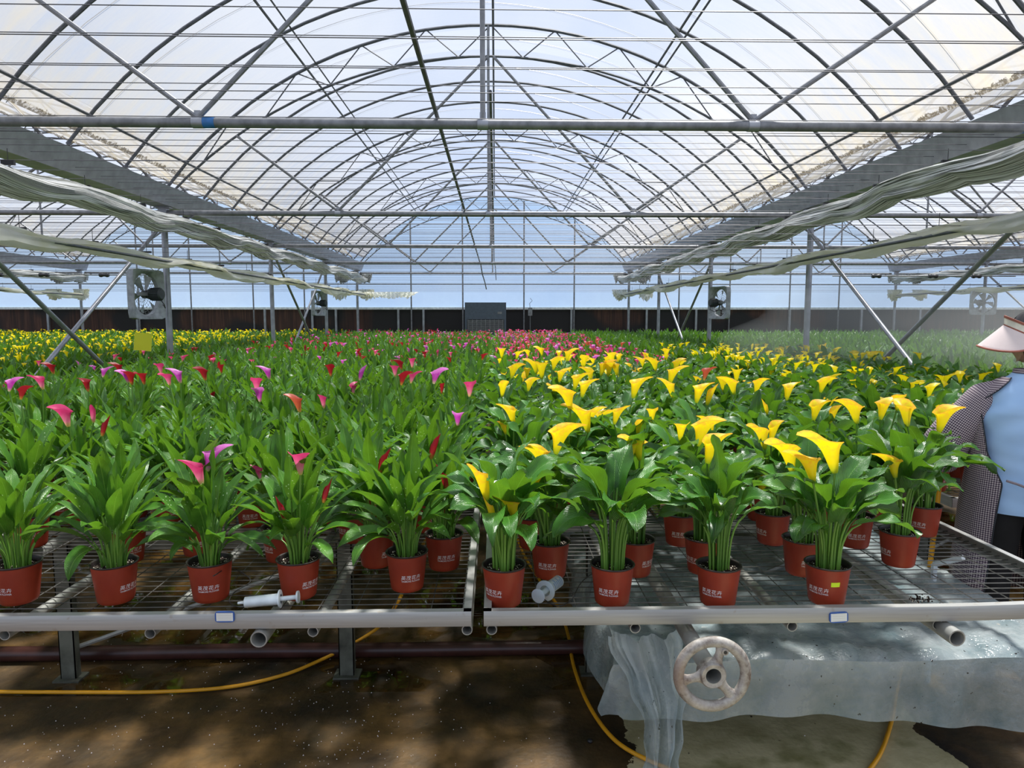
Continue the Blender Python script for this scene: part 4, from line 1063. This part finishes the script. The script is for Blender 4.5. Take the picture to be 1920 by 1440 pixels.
cnt = {'lance': 0, 'broad': 0}
sticker_done = False
for p in IND:
    x, y = p['x'], p['y']; sp, rates = zone(x, y); sp = p.get('sp', sp)
    root = empty('potted_calla_lily', (x, y, MZ + .0005), rgf.random() * 6.28 if not p.get('hero') else math.atan2(-x, y))
    rz = root.rotation_euler[2]
    sc = rgf.uniform(.92, 1.06); 
    o = link('pot', POT, root); s2 = link('soil', SOIL[cnt[sp] % 4], root)
    fo = link('foliage', FOL[sp][(cnt[sp] * 5 + 3) % 12], root); cnt[sp] += 1
    fo.rotation_euler = (0, 0, rgf.random() * 6.28); fo.scale = (rgf.uniform(.92, 1.08),) * 2 + (sc,)
    fo.location = (0, 0, .1 * (1 - sc))
    if y < 3.4:
        pr = link('print', PRINT, root); pr.rotation_euler = (0, 0, (R(p['pa']) if p.get('pa') is not None else math.atan2(-x, y) - rz + rgf.uniform(-1.3, 1.3)))
        pr['label'] = 'white lettering printed on the pot'
    fl = hw_.get(id(p), []); kinds = []
    for q, kd, dr, sz, bud in fl:
        rg = np.random.default_rng(int(q.x * 1000) & 0xffff); mb = MB()
        inv = Matrix.Rotation(-rz, 3, 'Z'); lq = inv @ (q - root.location); a = DIRA[dr] - rz + rg.normal() * .25
        if kd in ('pink', 'purple', 'red') and p['y'] < 2.9: sz *= 1.25; lq = lq + Vector((0, 0, .012))
        foot = np.array(lq) - np.array([0, 0, sz * .42])
        b0 = foot[:2] * .18; nb = np.linalg.norm(b0); b0 = b0 * min(1, .03 / (nb + 1e-6))
        flower(mb, rg, (b0[0], b0[1], .103), foot, sz, a, bud, 12, 21)
        me = mb.mesh('flower', [FM[kd], 'stem']); me.polygons.foreach_set('use_smooth', [True] * len(me.polygons))
        link('flower', me, root); kinds.append(kd)
    if not p.get('hero') and y > 3.0 and not (fl and y < 4.5):
        for kd, rt in rates:
            k = rgf.poisson(rt)
            for _ in range(min(k, 4)):
                fo2 = link('flower', FLV[kd][rgf.integers(5)], root); fo2.rotation_euler = (0, 0, rgf.random() * 6.28); s3 = rgf.uniform(.9, 1.1); fo2.scale = (s3, s3, s3); fo2.location = (0, 0, .105 * (1 - s3)); kinds.append(kd)
    nm = {'yellow': 'yellow', 'lemon': 'yellow', 'pink': 'pink', 'purple': 'purplish pink', 'red': 'dark red', 'salmon': 'orange pink'}
    ks = sorted(set(nm[k] for k in kinds)); 
    if not kinds: ds = 'flowerless calla'
    elif len(ks) == 1: ds = f"{ks[0]} calla with {'one flower' if len(kinds) == 1 else {2: 'two', 3: 'three', 4: 'four', 5: 'five', 6: 'six'}.get(len(kinds), 'many') + ' flowers'}"
    else: ds = 'mixed colour calla'
    if p.get('hero') and abs(x - 1.0) < .12 and y < 2.05 and not sticker_done:
        sticker_done = True; ds = 'lime stickered pot, yellow calla'
        m = MB(); rows = [[((r_ := PB + .0015 + (.0615 - PB - .0015) * (z - .012) / .088 + .0009) * math.sin(a), -r_ * math.cos(a), z + .0020 * (a - .45)) for a in np.linspace(.20, .62, 6)] for z in (.066, .080)]
        m.grid(np.array(rows)); m.build('price_sticker', 'lime_sticker', root)['label'] = 'small lime yellow sticker on the pot'
    root['label'] = f"{ds}, {p['b']}, {ordn(p['rk'])} row, {ordn(p['ri'])} from left"
    root['category'] = 'potted plant'; root['group'] = f"potted callas on the {p['b']}"
# ---- everything farther back: one dense field
def arrs(mb):
    v = np.concatenate(mb.v); pv = np.concatenate(mb.a); f = np.array([q for q in mb.f if len(q) == 4]); mi = np.array([k for q, k in zip(mb.f, mb.mi) if len(q) == 4]); return v, pv, f, mi
FMAT = ['leaf_lance', 'leaf_broad', 'stem', 'pot_plastic', 'spathe_yellow', 'spathe_pink', 'spathe_purple', 'spathe_red', 'spathe_salmon', 'spathe_lemon']
LOD = {}
for k in ('lance', 'broad'):
    for far in (False, True):
        for s_ in range(6):
            mb = foliage(k, 300 + s_, False, (17 if far else 21) if k == 'lance' else (13 if far else 17), far); v, pv, f, mi = arrs(mb)
            mi = np.where(mi == 0, 0 if k == 'lance' else 1, 2); LOD[(k, far, s_)] = (v, pv, f, mi)
LFL = []
for s_ in range(6):
    rg = np.random.default_rng(s_ + 70); mb = MB(); flower(mb, rg, (0, 0, .2), (0, 0, 0), .085, 0, 0 if s_ < 5 else .6, 5, 8, .3, False, .003, 1, 1.15); v, pv, f, mi = arrs(mb); LFL.append((v, pv, f))
mb = MB(); mb.lathe([(PB, 0), (.062, .1), (.066, .118), (.05, .105), (.001, .105)], 7); PL = arrs(mb)
V, A, Fc, MI = [], [], [], []; nvt = 0
rgs = np.random.default_rng(99); nfar = 0
for p in PLAN:
    if p['near'] or p['y'] < 2.2: continue
    x, y = p['x'], p['y']
    if abs(x + .02) > .76 * y + 1.1: continue
    sp, rates = zone(x, y); far = y > 9; nfar += 1
    sp = p.get('sp', sp)
    def put_(v, pv, f, mi, az, s_, t):
        global nvt
        c, sn = math.cos(az), math.sin(az); M = np.array([[c, -sn, 0], [sn, c, 0], [0, 0, 1]]) * s_
        V.append(v @ M.T + t); A.append(pv); Fc.append(f + nvt); MI.append(mi); nvt += len(v)
    v, pv, f, mi = LOD[(sp, far, int(rgs.integers(6)))]; pv = pv.copy(); pv[:, 2] = np.clip(pv[:, 2] + rgs.normal() * .12, 0, 1)
    s0 = rgs.uniform(.93, 1.08)
    put_(v, pv, f, mi, rgs.random() * 6.28, s0, np.array([x, y, MZ]))
    if y < 14: put_(PL[0], PL[1], PL[2], np.full(len(PL[2]), 3), 0, 1, np.array([x, y, MZ]))
    for kd, rt in rates:
        for _ in range(rgs.poisson(rt)):
            v, pv, f = LFL[int(rgs.integers(6))]; s3 = rgs.uniform(.75, 1.15) * (1.1 if kd == 'yellow' else .92)
            off = rgs.normal(size=2) * .055
            put_(v, pv, f, np.full(len(f), FMAT.index(FM[kd])), rgs.random() * 6.28, s3, np.array([x + off[0], y + off[1], MZ + rgs.uniform(.33, .44) + (.03 if sp == 'broad' else 0)]))
V = np.concatenate(V); A = np.concatenate(A); Fc = np.concatenate(Fc); MI = np.concatenate(MI)
me = bpy.data.meshes.new('calla_field'); me.vertices.add(len(V)); me.vertices.foreach_set('co', V.ravel()); me.loops.add(Fc.size); me.loops.foreach_set('vertex_index', Fc.ravel().astype(np.int32))
me.polygons.add(len(Fc)); me.polygons.foreach_set('loop_start', np.arange(0, Fc.size, 4, dtype=np.int32)); me.polygons.foreach_set('material_index', MI.astype(np.int32)); me.polygons.foreach_set('use_smooth', np.ones(len(Fc), bool))
for k in FMAT: me.materials.append(MATS[k])
me.update(calc_edges=True)
at_ = me.attributes.new('pv', 'FLOAT_VECTOR', 'POINT'); at_.data.foreach_set('vector', A.ravel())
tag(link('calla_field', me), 'dense distant rows of green, yellow and pink callas filling the benches to the end wall', 'flowers', None, 'stuff')
print('field plants', nfar, 'faces', len(Fc), 'max near y', max(p['y'] for p in IND))
# ------------------------------------------------------------------ the person standing in the aisle
def ev(o):
    bpy.context.view_layer.update(); dg = bpy.context.evaluated_depsgraph_get(); me = bpy.data.meshes.new_from_object(o.evaluated_get(dg)); return me
def skin_mesh(verts, edges, rad, root, sub=2):
    me = bpy.data.meshes.new('sk'); me.from_pydata(verts, edges, []); o = bpy.data.objects.new('sk', me); C.objects.link(o)
    md = o.modifiers.new('s', 'SKIN'); md.use_smooth_shade = True
    for i, r in enumerate(rad):
        sv = me.skin_vertices[0].data[i]; sv.radius = r if isinstance(r, tuple) else (r, r); sv.use_root = (i == root)
    s_ = o.modifiers.new('u', 'SUBSURF'); s_.levels = sub; s_.render_levels = sub
    out = ev(o); bpy.data.objects.remove(o); return out
PX, PY = 2.18, 2.73
person = empty('person', (PX, PY, 0), R(-18))
tag(person, 'person seen from behind in checked smock, blue shirt and pink visor in the aisle', 'person')
HC = Vector((.01, .03, 1.462)); HY = R(72)      # head centre, turned to the left of the body
HR = Matrix.Rotation(HY, 3, 'Z')
def head_pt(x, y, z): return HC + HR @ Vector((x, y, z))
vs_ = [(0, 0, .88), (0, .0, .99), (0, .0, 1.12), (0, -.005, 1.22), (0, .0, 1.295), (0, .012, 1.36), tuple(HC),
       (-.15, 0, 1.245), (-.30, .03, 1.00), (-.24, .24, .985), (-.225, .31, .985), (.15, 0, 1.245), (.29, .04, 1.00), (.20, .24, 1.0), (.19, .31, 1.0),
       (-.09, 0, .83), (-.10, .01, .47), (-.10, -.02, .10), (-.105, .09, .045), (-.11, .16, .035), (.09, 0, .83), (.10, .02, .47), (.10, 0, .10), (.105, .10, .045), (.11, .17, .035)]
ed = [(0, 1), (1, 2), (2, 3), (3, 4), (4, 5), (5, 6), (3, 7), (7, 8), (8, 9), (9, 10), (3, 11), (11, 12), (12, 13), (13, 14), (0, 15), (15, 16), (16, 17), (17, 18), (18, 19), (0, 20), (20, 21), (21, 22), (22, 23), (23, 24)]
rd = [(.13, .10), (.115, .09), (.13, .095), (.12, .085), .05, .047, .06, .05, .038, .028, .026, .05, .038, .028, .026, .085, .055, .038, .036, .026, .085, .055, .038, .036, .026]
parts = [skin_mesh(vs_, ed, rd, 0)]
# head with face
nu_, nv_ = 40, 28; P = []
for i in range(nv_ + 1):
    th = pi * i / nv_; row = []
    for j in range(nu_):
        a = 2 * pi * j / nu_; c = math.cos(a)   # a = 0 faces forward (+y)
        x = .073 * math.sin(th) * math.sin(a); y = .092 * math.sin(th) * c; z = .112 * math.cos(th)
        f = max(0, c) ** 2 * math.sin(th)
        if z < -.02: x *= 1 - .35 * min(1, (-.02 - z) / .09); y *= 1 - .10 * min(1, (-.02 - z) / .09) if c > 0 else 1 - .45 * min(1, (-.02 - z) / .09)
        y += .020 * math.exp(-((z + .022) / .018) ** 2 - (x / .012) ** 2) * (c > 0)          # nose
        y += .006 * math.exp(-((z + .058) / .008) ** 2 - (x / .022) ** 2) * (c > 0)          # lips
        y -= .007 * math.exp(-((z - .008) / .014) ** 2 - ((abs(x) - .030) / .014) ** 2) * (c > 0)   # eye sockets
        y += .006 * math.exp(-((z + .088) / .015) ** 2 - (x / .02) ** 2) * (c > 0)
        row.append(tuple(head_pt(x, y, z)))
    P.append(row)
mb = MB(); mb.grid(np.array(P), None, 0, True); parts.append(mb.mesh('h', ['skin']))
for s_ in (-1, 1):   # ears
    mb = MB(); mb.lathe([(0.0001, -.004), (.014, -.006), (.018, 0), (.014, .006), (.0001, .003)], 14, axis='x'); v = mb.v[0]
    mb.v[0] = np.array([tuple(head_pt(s_ * .074 + q[0], q[1] * .8 - .005, q[2] * 1.5 - .012)) for q in v]); parts.append(mb.mesh('e', ['skin']))
# hands: five bent fingers each
for s_, wr in ((-1, Vector((-.225, .31, .985))), (1, Vector((.19, .31, 1.0)))):
    pv_ = [tuple(wr), tuple(wr + Vector((0, .03, 0))), tuple(wr + Vector((0, .06, -.003)))]; pe = [(0, 1), (1, 2)]; pr = [(.025, .016), (.034, .014), (.036, .012)]
    parts.append(skin_mesh(pv_, pe, pr, 0, 2))
    for k, (dx, ln) in enumerate(((-.028, .062), (-.010, .072), (.009, .068), (.027, .054))):
        b = wr + Vector((dx, .062, -.003)); parts.append(skin_mesh([tuple(b - Vector((0, .015, 0))), tuple(b + Vector((0, ln * .4, -.004))), tuple(b + Vector((0, ln * .68, -.020))), tuple(b + Vector((0, ln * .75, -.042)))], [(0, 1), (1, 2), (2, 3)], [.009, .0085, .008, .007], 0, 1))
    b = wr + Vector((-s_ * .026, .022, -.004)); parts.append(skin_mesh([tuple(b), tuple(b + Vector((-s_ * .022, .022, -.014))), tuple(b + Vector((-s_ * .026, .045, -.026)))], [(0, 1), (1, 2)], [.012, .010, .008], 0, 1))
bm = bmesh.new()
for q in parts: bm.from_mesh(q)
me = bpy.data.meshes.new('body'); bm.to_mesh(me); bm.free(); o = bpy.data.objects.new('tmp', me); C.objects.link(o)
md = o.modifiers.new('r', 'REMESH'); md.mode = 'VOXEL'; md.voxel_size = .0055; md.use_smooth_shade = True
sm = o.modifiers.new('s', 'SMOOTH'); sm.iterations = 3; sm.factor = .5
me2 = ev(o); bpy.data.objects.remove(o); me2.materials.clear(); me2.materials.append(MATS['skin']); me2.polygons.foreach_set('material_index', [0] * len(me2.polygons)); me2.name = 'body'
bm = bmesh.new(); bm.from_mesh(me2); seen = set(); comps = []
for v in bm.verts:
    if v.index in seen: continue
    st = [v]; seen.add(v.index); cp = []
    while st:
        q = st.pop(); cp.append(q)
        for e in q.link_edges:
            k = e.other_vert(q)
            if k.index not in seen: seen.add(k.index); st.append(k)
    comps.append(cp)
comps.sort(key=len); print('body pieces', [(len(c), tuple(round(x, 2) for x in c[0].co)) for c in comps[-8:]])
for cp in comps[:-1]: bmesh.ops.delete(bm, geom=cp, context='VERTS')
bm.to_mesh(me2); bm.free()
link('body', me2, person)
def loft(mb, rings, a0, a1, n, fold=lambda a, t: 0.0, ex=2.3, mi=0):
    # rings: (cx, cy, z, rx, ry); angle 0 = back (-y), growing towards the left (-x)
    P = np.zeros((len(rings), n, 3)); pv = np.zeros_like(P)
    for i, (cx, cy, z, rx, ry) in enumerate(rings):
        s0 = a0(i) if callable(a0) else a0; s1 = a1(i) if callable(a1) else a1; L_ = 0; prev = None
        for j in range(n):
            a = s0 + (s1 - s0) * j / (n - 1); c, s_ = math.cos(a), math.sin(a); k = 1 / (abs(c) ** ex + abs(s_) ** ex) ** (1 / ex)
            r_ = 1 + fold(a, i / (len(rings) - 1))
            q = np.array((cx - rx * k * s_ * r_, cy - ry * k * c * r_, z)); P[i, j] = q
            pv[i, j] = ((a - 0) * .20, z, 0)
    mb.grid(P, pv, mi)
def interp(keys, n):
    keys = sorted(keys, key=lambda k: -k[2]); zs = [k[2] for k in keys]; out = []
    for z in np.linspace(zs[0], zs[-1], n): out.append(tuple(float(np.interp(-z, [-q for q in zs], [k[c] for k in keys])) if c != 2 else z for c in range(5)))
    return out
# shirt
mb = MB(); rg_ = interp([(0, .01, 1.325, .060, .055), (0, .005, 1.30, .085, .062), (0, 0, 1.28, .125, .075), (0, 0, 1.245, .165, .095), (0, 0, 1.16, .188, .125), (0, 0, 1.02, .175, .125), (0, 0, .92, .170, .122), (0, 0, .83, .180, .132), (0, 0, .755, .188, .138)], 60)
def sf(a, t): return .012 * math.sin(10 * t * 3 + a * 3) * (1 - t) + .034 * math.sin(a * 5 - t * 30) * math.exp(-((t - .30) / .18) ** 2) + .012 * math.sin(46 * t + a * 3) * min(1, max(0, (t - .45) * 6))
loft(mb, rg_, 0, 2 * pi, 96, sf, 2.2); mb.build('shirt', 'blue_shirt', person)
mb = MB(); loft(mb, interp([(0, .008, 1.335, .062, .056), (0, .006, 1.318, .068, .060)], 4), 0, 2 * pi, 60); mb.build('shirt_collar', 'gingham', person)
# smock open at the back
keys = [(0, .005, 1.300, .100, .075), (0, 0, 1.285, .135, .088), (0, 0, 1.255, .172, .108), (0, 0, 1.20, .198, .132), (0, 0, 1.05, .208, .145), (0, 0, .90, .212, .15), (0, 0, .75, .228, .16), (0, 0, .55, .24, .17), (0, 0, .36, .25, .175)]
rg_ = interp(keys, 80)
def opening(i):
    z = rg_[i][2]; hw2 = float(np.interp(z, [.36, .7, .88, 1.0, 1.2, 1.30], [.165, .140, .120, .165, .190, .085])); return math.asin(min(.93, hw2 / rg_[i][3]))
mb = MB(); loft(mb, rg_, lambda i: opening(i), lambda i: 2 * pi - opening(i), 120, lambda a, t: .016 * math.sin(a * 13 + t * 2) * max(0, t - .3) + .008 * math.sin(a * 5 + 9 * t), 2.3)
sm_ = mb.build('smock', 'gingham', person); md = sm_.modifiers.new('t', 'SOLIDIFY'); md.thickness = .003
# dark bound edges of the smock
def edge(s_):
    out = []
    for i, (cx, cy, z, rx, ry) in enumerate(rg_):
        a = opening(i) if s_ < 0 else 2 * pi - opening(i); c, q = math.cos(a), math.sin(a); k = 1 / (abs(c) ** 2.3 + abs(q) ** 2.3) ** (1 / 2.3); r_ = 1 + .008 * math.sin(a * 5 + 9 * i / 79) + .016 * math.sin(a * 13 + 2 * i / 79) * max(0, i / 79 - .3)
        out.append((cx - rx * k * q * r_, cy - ry * k * c * r_, z))
    return out
mb = MB(); mb.tube(edge(-1), .0028, 6); mb.tube(edge(1), .0028, 6); mb.build('smock_edging', 'shoe', person)
# sleeves
for s_ in (-1, 1):
    pts = [(s_ * .120, 0, 1.262), (s_ * .165, .005, 1.215), (s_ * .215, .012, 1.14), (s_ * .262, .02, 1.06), (s_ * .290, .035, .995), (s_ * .285, .085, .955), (s_ * .275, .14, .955)]
    pts = smooth_path(pts, 6); n_ = len(pts); rr = np.interp(np.linspace(0, 1, n_), [0, .15, .4, .7, .9, 1], [.030, .060, .076, .086, .080, .060])
    mb = MB(); mb.tube(pts, rr, 30, 0, False); v = mb.v[0].reshape(n_, 30, 3); a_ = mb.a[0].reshape(n_, 30, 3)
    ln = np.concatenate([[0], np.cumsum(np.linalg.norm(np.diff(np.array(pts), axis=0), axis=1))])
    cen = np.array(pts)
    for i in range(n_):
        for j in range(30):
            v[i, j] = cen[i] + (v[i, j] - cen[i]) * (1 + .05 * math.sin(j / 30 * 2 * pi * 4 + i * .35) * min(1, i / 8)); a_[i, j] = (j / 30 * .52, ln[i], 0)
    # close the seam neatly: duplicate checks repeat every .52 m round
    mb.v[0] = v.reshape(-1, 3); mb.a[0] = a_.reshape(-1, 3); q = mb.build('sleeve', 'gingham', person)
# waist ties knotted at the back
zt = .885; yb = -.150
mb = MB(); mb.tube(smooth_path([(-.112, -.128, zt + .01), (-.075, -.139, zt), (-.035, -.150, zt - .015), (-.015, -.153, zt - .02), (.035, -.150, zt - .012), (.075, -.139, zt), (.112, -.128, zt + .01)], 5), .0048, 8)
mb.build('waist_tie', 'gingham', person)
mb = MB(); mb.lathe([(0, -.014), (.010, -.008), (.012, 0), (.010, .008), (0, .014)], 12, (-.018, -.157, zt - .02))
mb.tube(smooth_path([(-.018, -.160, zt - .02), (-.035, -.166, zt + .012), (-.030, -.168, zt + .02), (-.018, -.160, zt - .01)], 5), .005, 6)
mb.tube(smooth_path([(-.018, -.157, zt - .02), (-.008, -.165, zt - .08), (.004, -.165, zt - .15), (.0, -.168, zt - .24)], 6), .007, 6)
mb.tube(smooth_path([(-.012, -.157, zt - .02), (.012, -.162, zt - .10), (.010, -.166, zt - .20)], 6), .006, 6)
mb.build('tie_knot', 'gingham', person)
# trousers
for s_ in (-1, 1):
    mb = MB(); loft(mb, interp([(s_ * .075, 0, .80, .085, .105), (s_ * .088, 0, .74, .090, .108), (s_ * .10, .005, .5, .072, .078), (s_ * .10, -.01, .11, .062, .066)], 30), 0, 2 * pi, 40, lambda a, t: .02 * math.sin(a * 4 + t * 15)); mb.build('trouser_leg', 'black_cloth', person)
for s_ in (-1, 1):
    mb = MB(); rows = []
    for i in range(14):
        t = i / 13; y = -.075 + .275 * t; w_ = .046 * (1 - .35 * (2 * t - 1.1) ** 4) * (1 - max(0, t - .85) * 3); h_ = .085 if t < .25 else .085 - .045 * min(1, (t - .25) / .5)
        if i in (0, 13): w_ *= .35; h_ *= .5
        rows.append([(s_ * .105 + w_ * math.cos(a), y, max(0.001, h_ / 2 + h_ / 2 * math.sin(a) * 1.0)) for a in np.linspace(0, 2 * pi, 19)[:-1]])
    mb.grid(np.array(rows), None, 0, True); mb.build('shoe', 'shoe', person)
# hair: cap, lower back hair and loose curls
def strand_shell(fr, k): pass
mb = MB(); P = []; pv = []
for i in range(26):
    th = pi * (.01 + .80 * i / 25); row = []; pr = []
    for j in range(49):
        u = j / 48; a = R(62) + (2 * pi - R(124)) * u        # open towards the face
        if i < 15: a = R(62 * (i / 15) ** 3) + (2 * pi - 2 * R(62 * (i / 15) ** 3)) * u
        k = 1.10 + .02 * math.sin(a * 22 + th * 3) + .012 * math.sin(a * 9)
        x = .073 * math.sin(th) * math.sin(a) * k; y = .094 * math.sin(th) * math.cos(a) * k; z = .112 * math.cos(th) * 1.06
        if z < -.03: y -= .0; x *= .96
        row.append(tuple(head_pt(x, y - .004, z))); pr.append((u, i / 25, 0))
    P.append(row); pv.append(pr)
mb.grid(np.array(P), np.array(pv)); rg = np.random.default_rng(8)
mb.build('hair', 'hair', person)
mb = MB()
for k in range(46):
    u = rg.uniform(-1, 1); st = head_pt(u * .055, -.075 + .02 * rg.normal() * .4, -.055 + rg.uniform(-.02, .02)); p = np.array(st); pts = [p.copy()]; ph = rg.random() * 6
    n_ = rg.integers(6, 12)
    for i in range(n_):
        p = p + np.array([.006 * math.sin(i * 1.1 + ph) + u * -.003, -.003 + .005 * math.cos(i * 1.1 + ph), -.0145]); pts.append(p.copy())
    mb.tube(pts, np.linspace(.0065, .0025, len(pts)), 6)
for k in range(7):
    st = head_pt(-.068 + .01 * k, -.02 - .006 * k, -.06); p = np.array(st); pts = [p.copy()]
    for i in range(7): p = p + np.array([-.004 * math.cos(i * .6), .002, -.013]); pts.append(p.copy())
    mb.tube(pts, np.linspace(.003, .001, len(pts)), 5)
mb.build('ponytail', 'hair', person)
# sun visor
def band_pt(a, s_, out=0.0):   # a: 0 forward; s_: height across the band
    x = (.086 + out) * math.sin(a); y = (.106 + out) * math.cos(a); z = .012 + .052 * math.cos(a) + s_
    return tuple(head_pt(x, y, z))
def strip(s0, s1, o_, nm, mt, am=118):
    mb = MB(); A = np.linspace(-R(am), R(am), 50)
    mb.grid(np.array([[band_pt(a, s_, q) for a in A] for s_, q in ((s0, 0), (s0, o_), (s1, o_), (s1, 0), (s0, 0))])); return mb.build(nm, mt, person)
strip(-.020, .024, .002, 'visor_band', 'visor_cream')
strip(.016, .026, .004, 'visor_trim', 'visor_rust'); strip(-.026, -.010, .004, 'visor_trim', 'visor_rust')
A = np.linspace(-R(82), R(82), 41)
def brim_pt(a, t, dz=0.0):
    ext = .088 * t * max(0, math.cos(a * 1.05)) ** .55; b = band_pt(a, -.014, .002)
    d = HR @ Vector((math.sin(a) * .55, math.cos(a) + .12, 0)); d.normalize()
    return (b[0] + d.x * ext, b[1] + d.y * ext, b[2] - ext * 1.0 - .03 * math.sin(a) ** 2 * t + dz)
mb = MB(); mb.grid(np.array([[brim_pt(a, t, dz) for a in A] for t, dz in [(t, .0015) for t in np.linspace(0, 1, 10)] + [(t, -.0015) for t in np.linspace(1, 0, 10)]])); mb.build('visor_brim', 'visor_pink', person)
mb = MB(); mb.tube([brim_pt(a, 1.0) for a in A], .0042, 8); mb.build('visor_piping', 'visor_rust', person)
# ------------------------------------------------------------------ fine spray hanging over the right-hand benches
m = bpy.data.materials.new('mist'); m.use_nodes = True; t = m.node_tree; t.nodes.clear()
o = t.nodes.new('ShaderNodeOutputMaterial'); vsn = t.nodes.new('ShaderNodeVolumePrincipled'); vsn.inputs['Color'].default_value = (.92, .96, .95, 1)
vsn.inputs['Anisotropy'].default_value = .3; vsn.inputs['Density'].default_value = .13
t.links.new(vsn.outputs[0], o.inputs['Volume']); MATS['mist'] = m
bm = bmesh.new(); bmesh.ops.create_icosphere(bm, subdivisions=4, radius=1)
for v in bm.verts:
    v.co = Vector((v.co.x * 2.1, v.co.y * 2.0, v.co.z * .42)) * (1 + .12 * math.sin(v.co.x * 3 + v.co.z * 4) + .10 * math.sin(v.co.y * 4 + 1))
me = bpy.data.meshes.new('spray_mist'); bm.to_mesh(me); bm.free(); me.materials.append(m); me.polygons.foreach_set('use_smooth', [True] * len(me.polygons))
tag(link('spray_mist', me, None, (4.6, 6.6, 1.42)), 'thin white spray mist drifting over the benches on the right', 'mist', None, 'stuff')
S.cycles.volume_bounces = 0
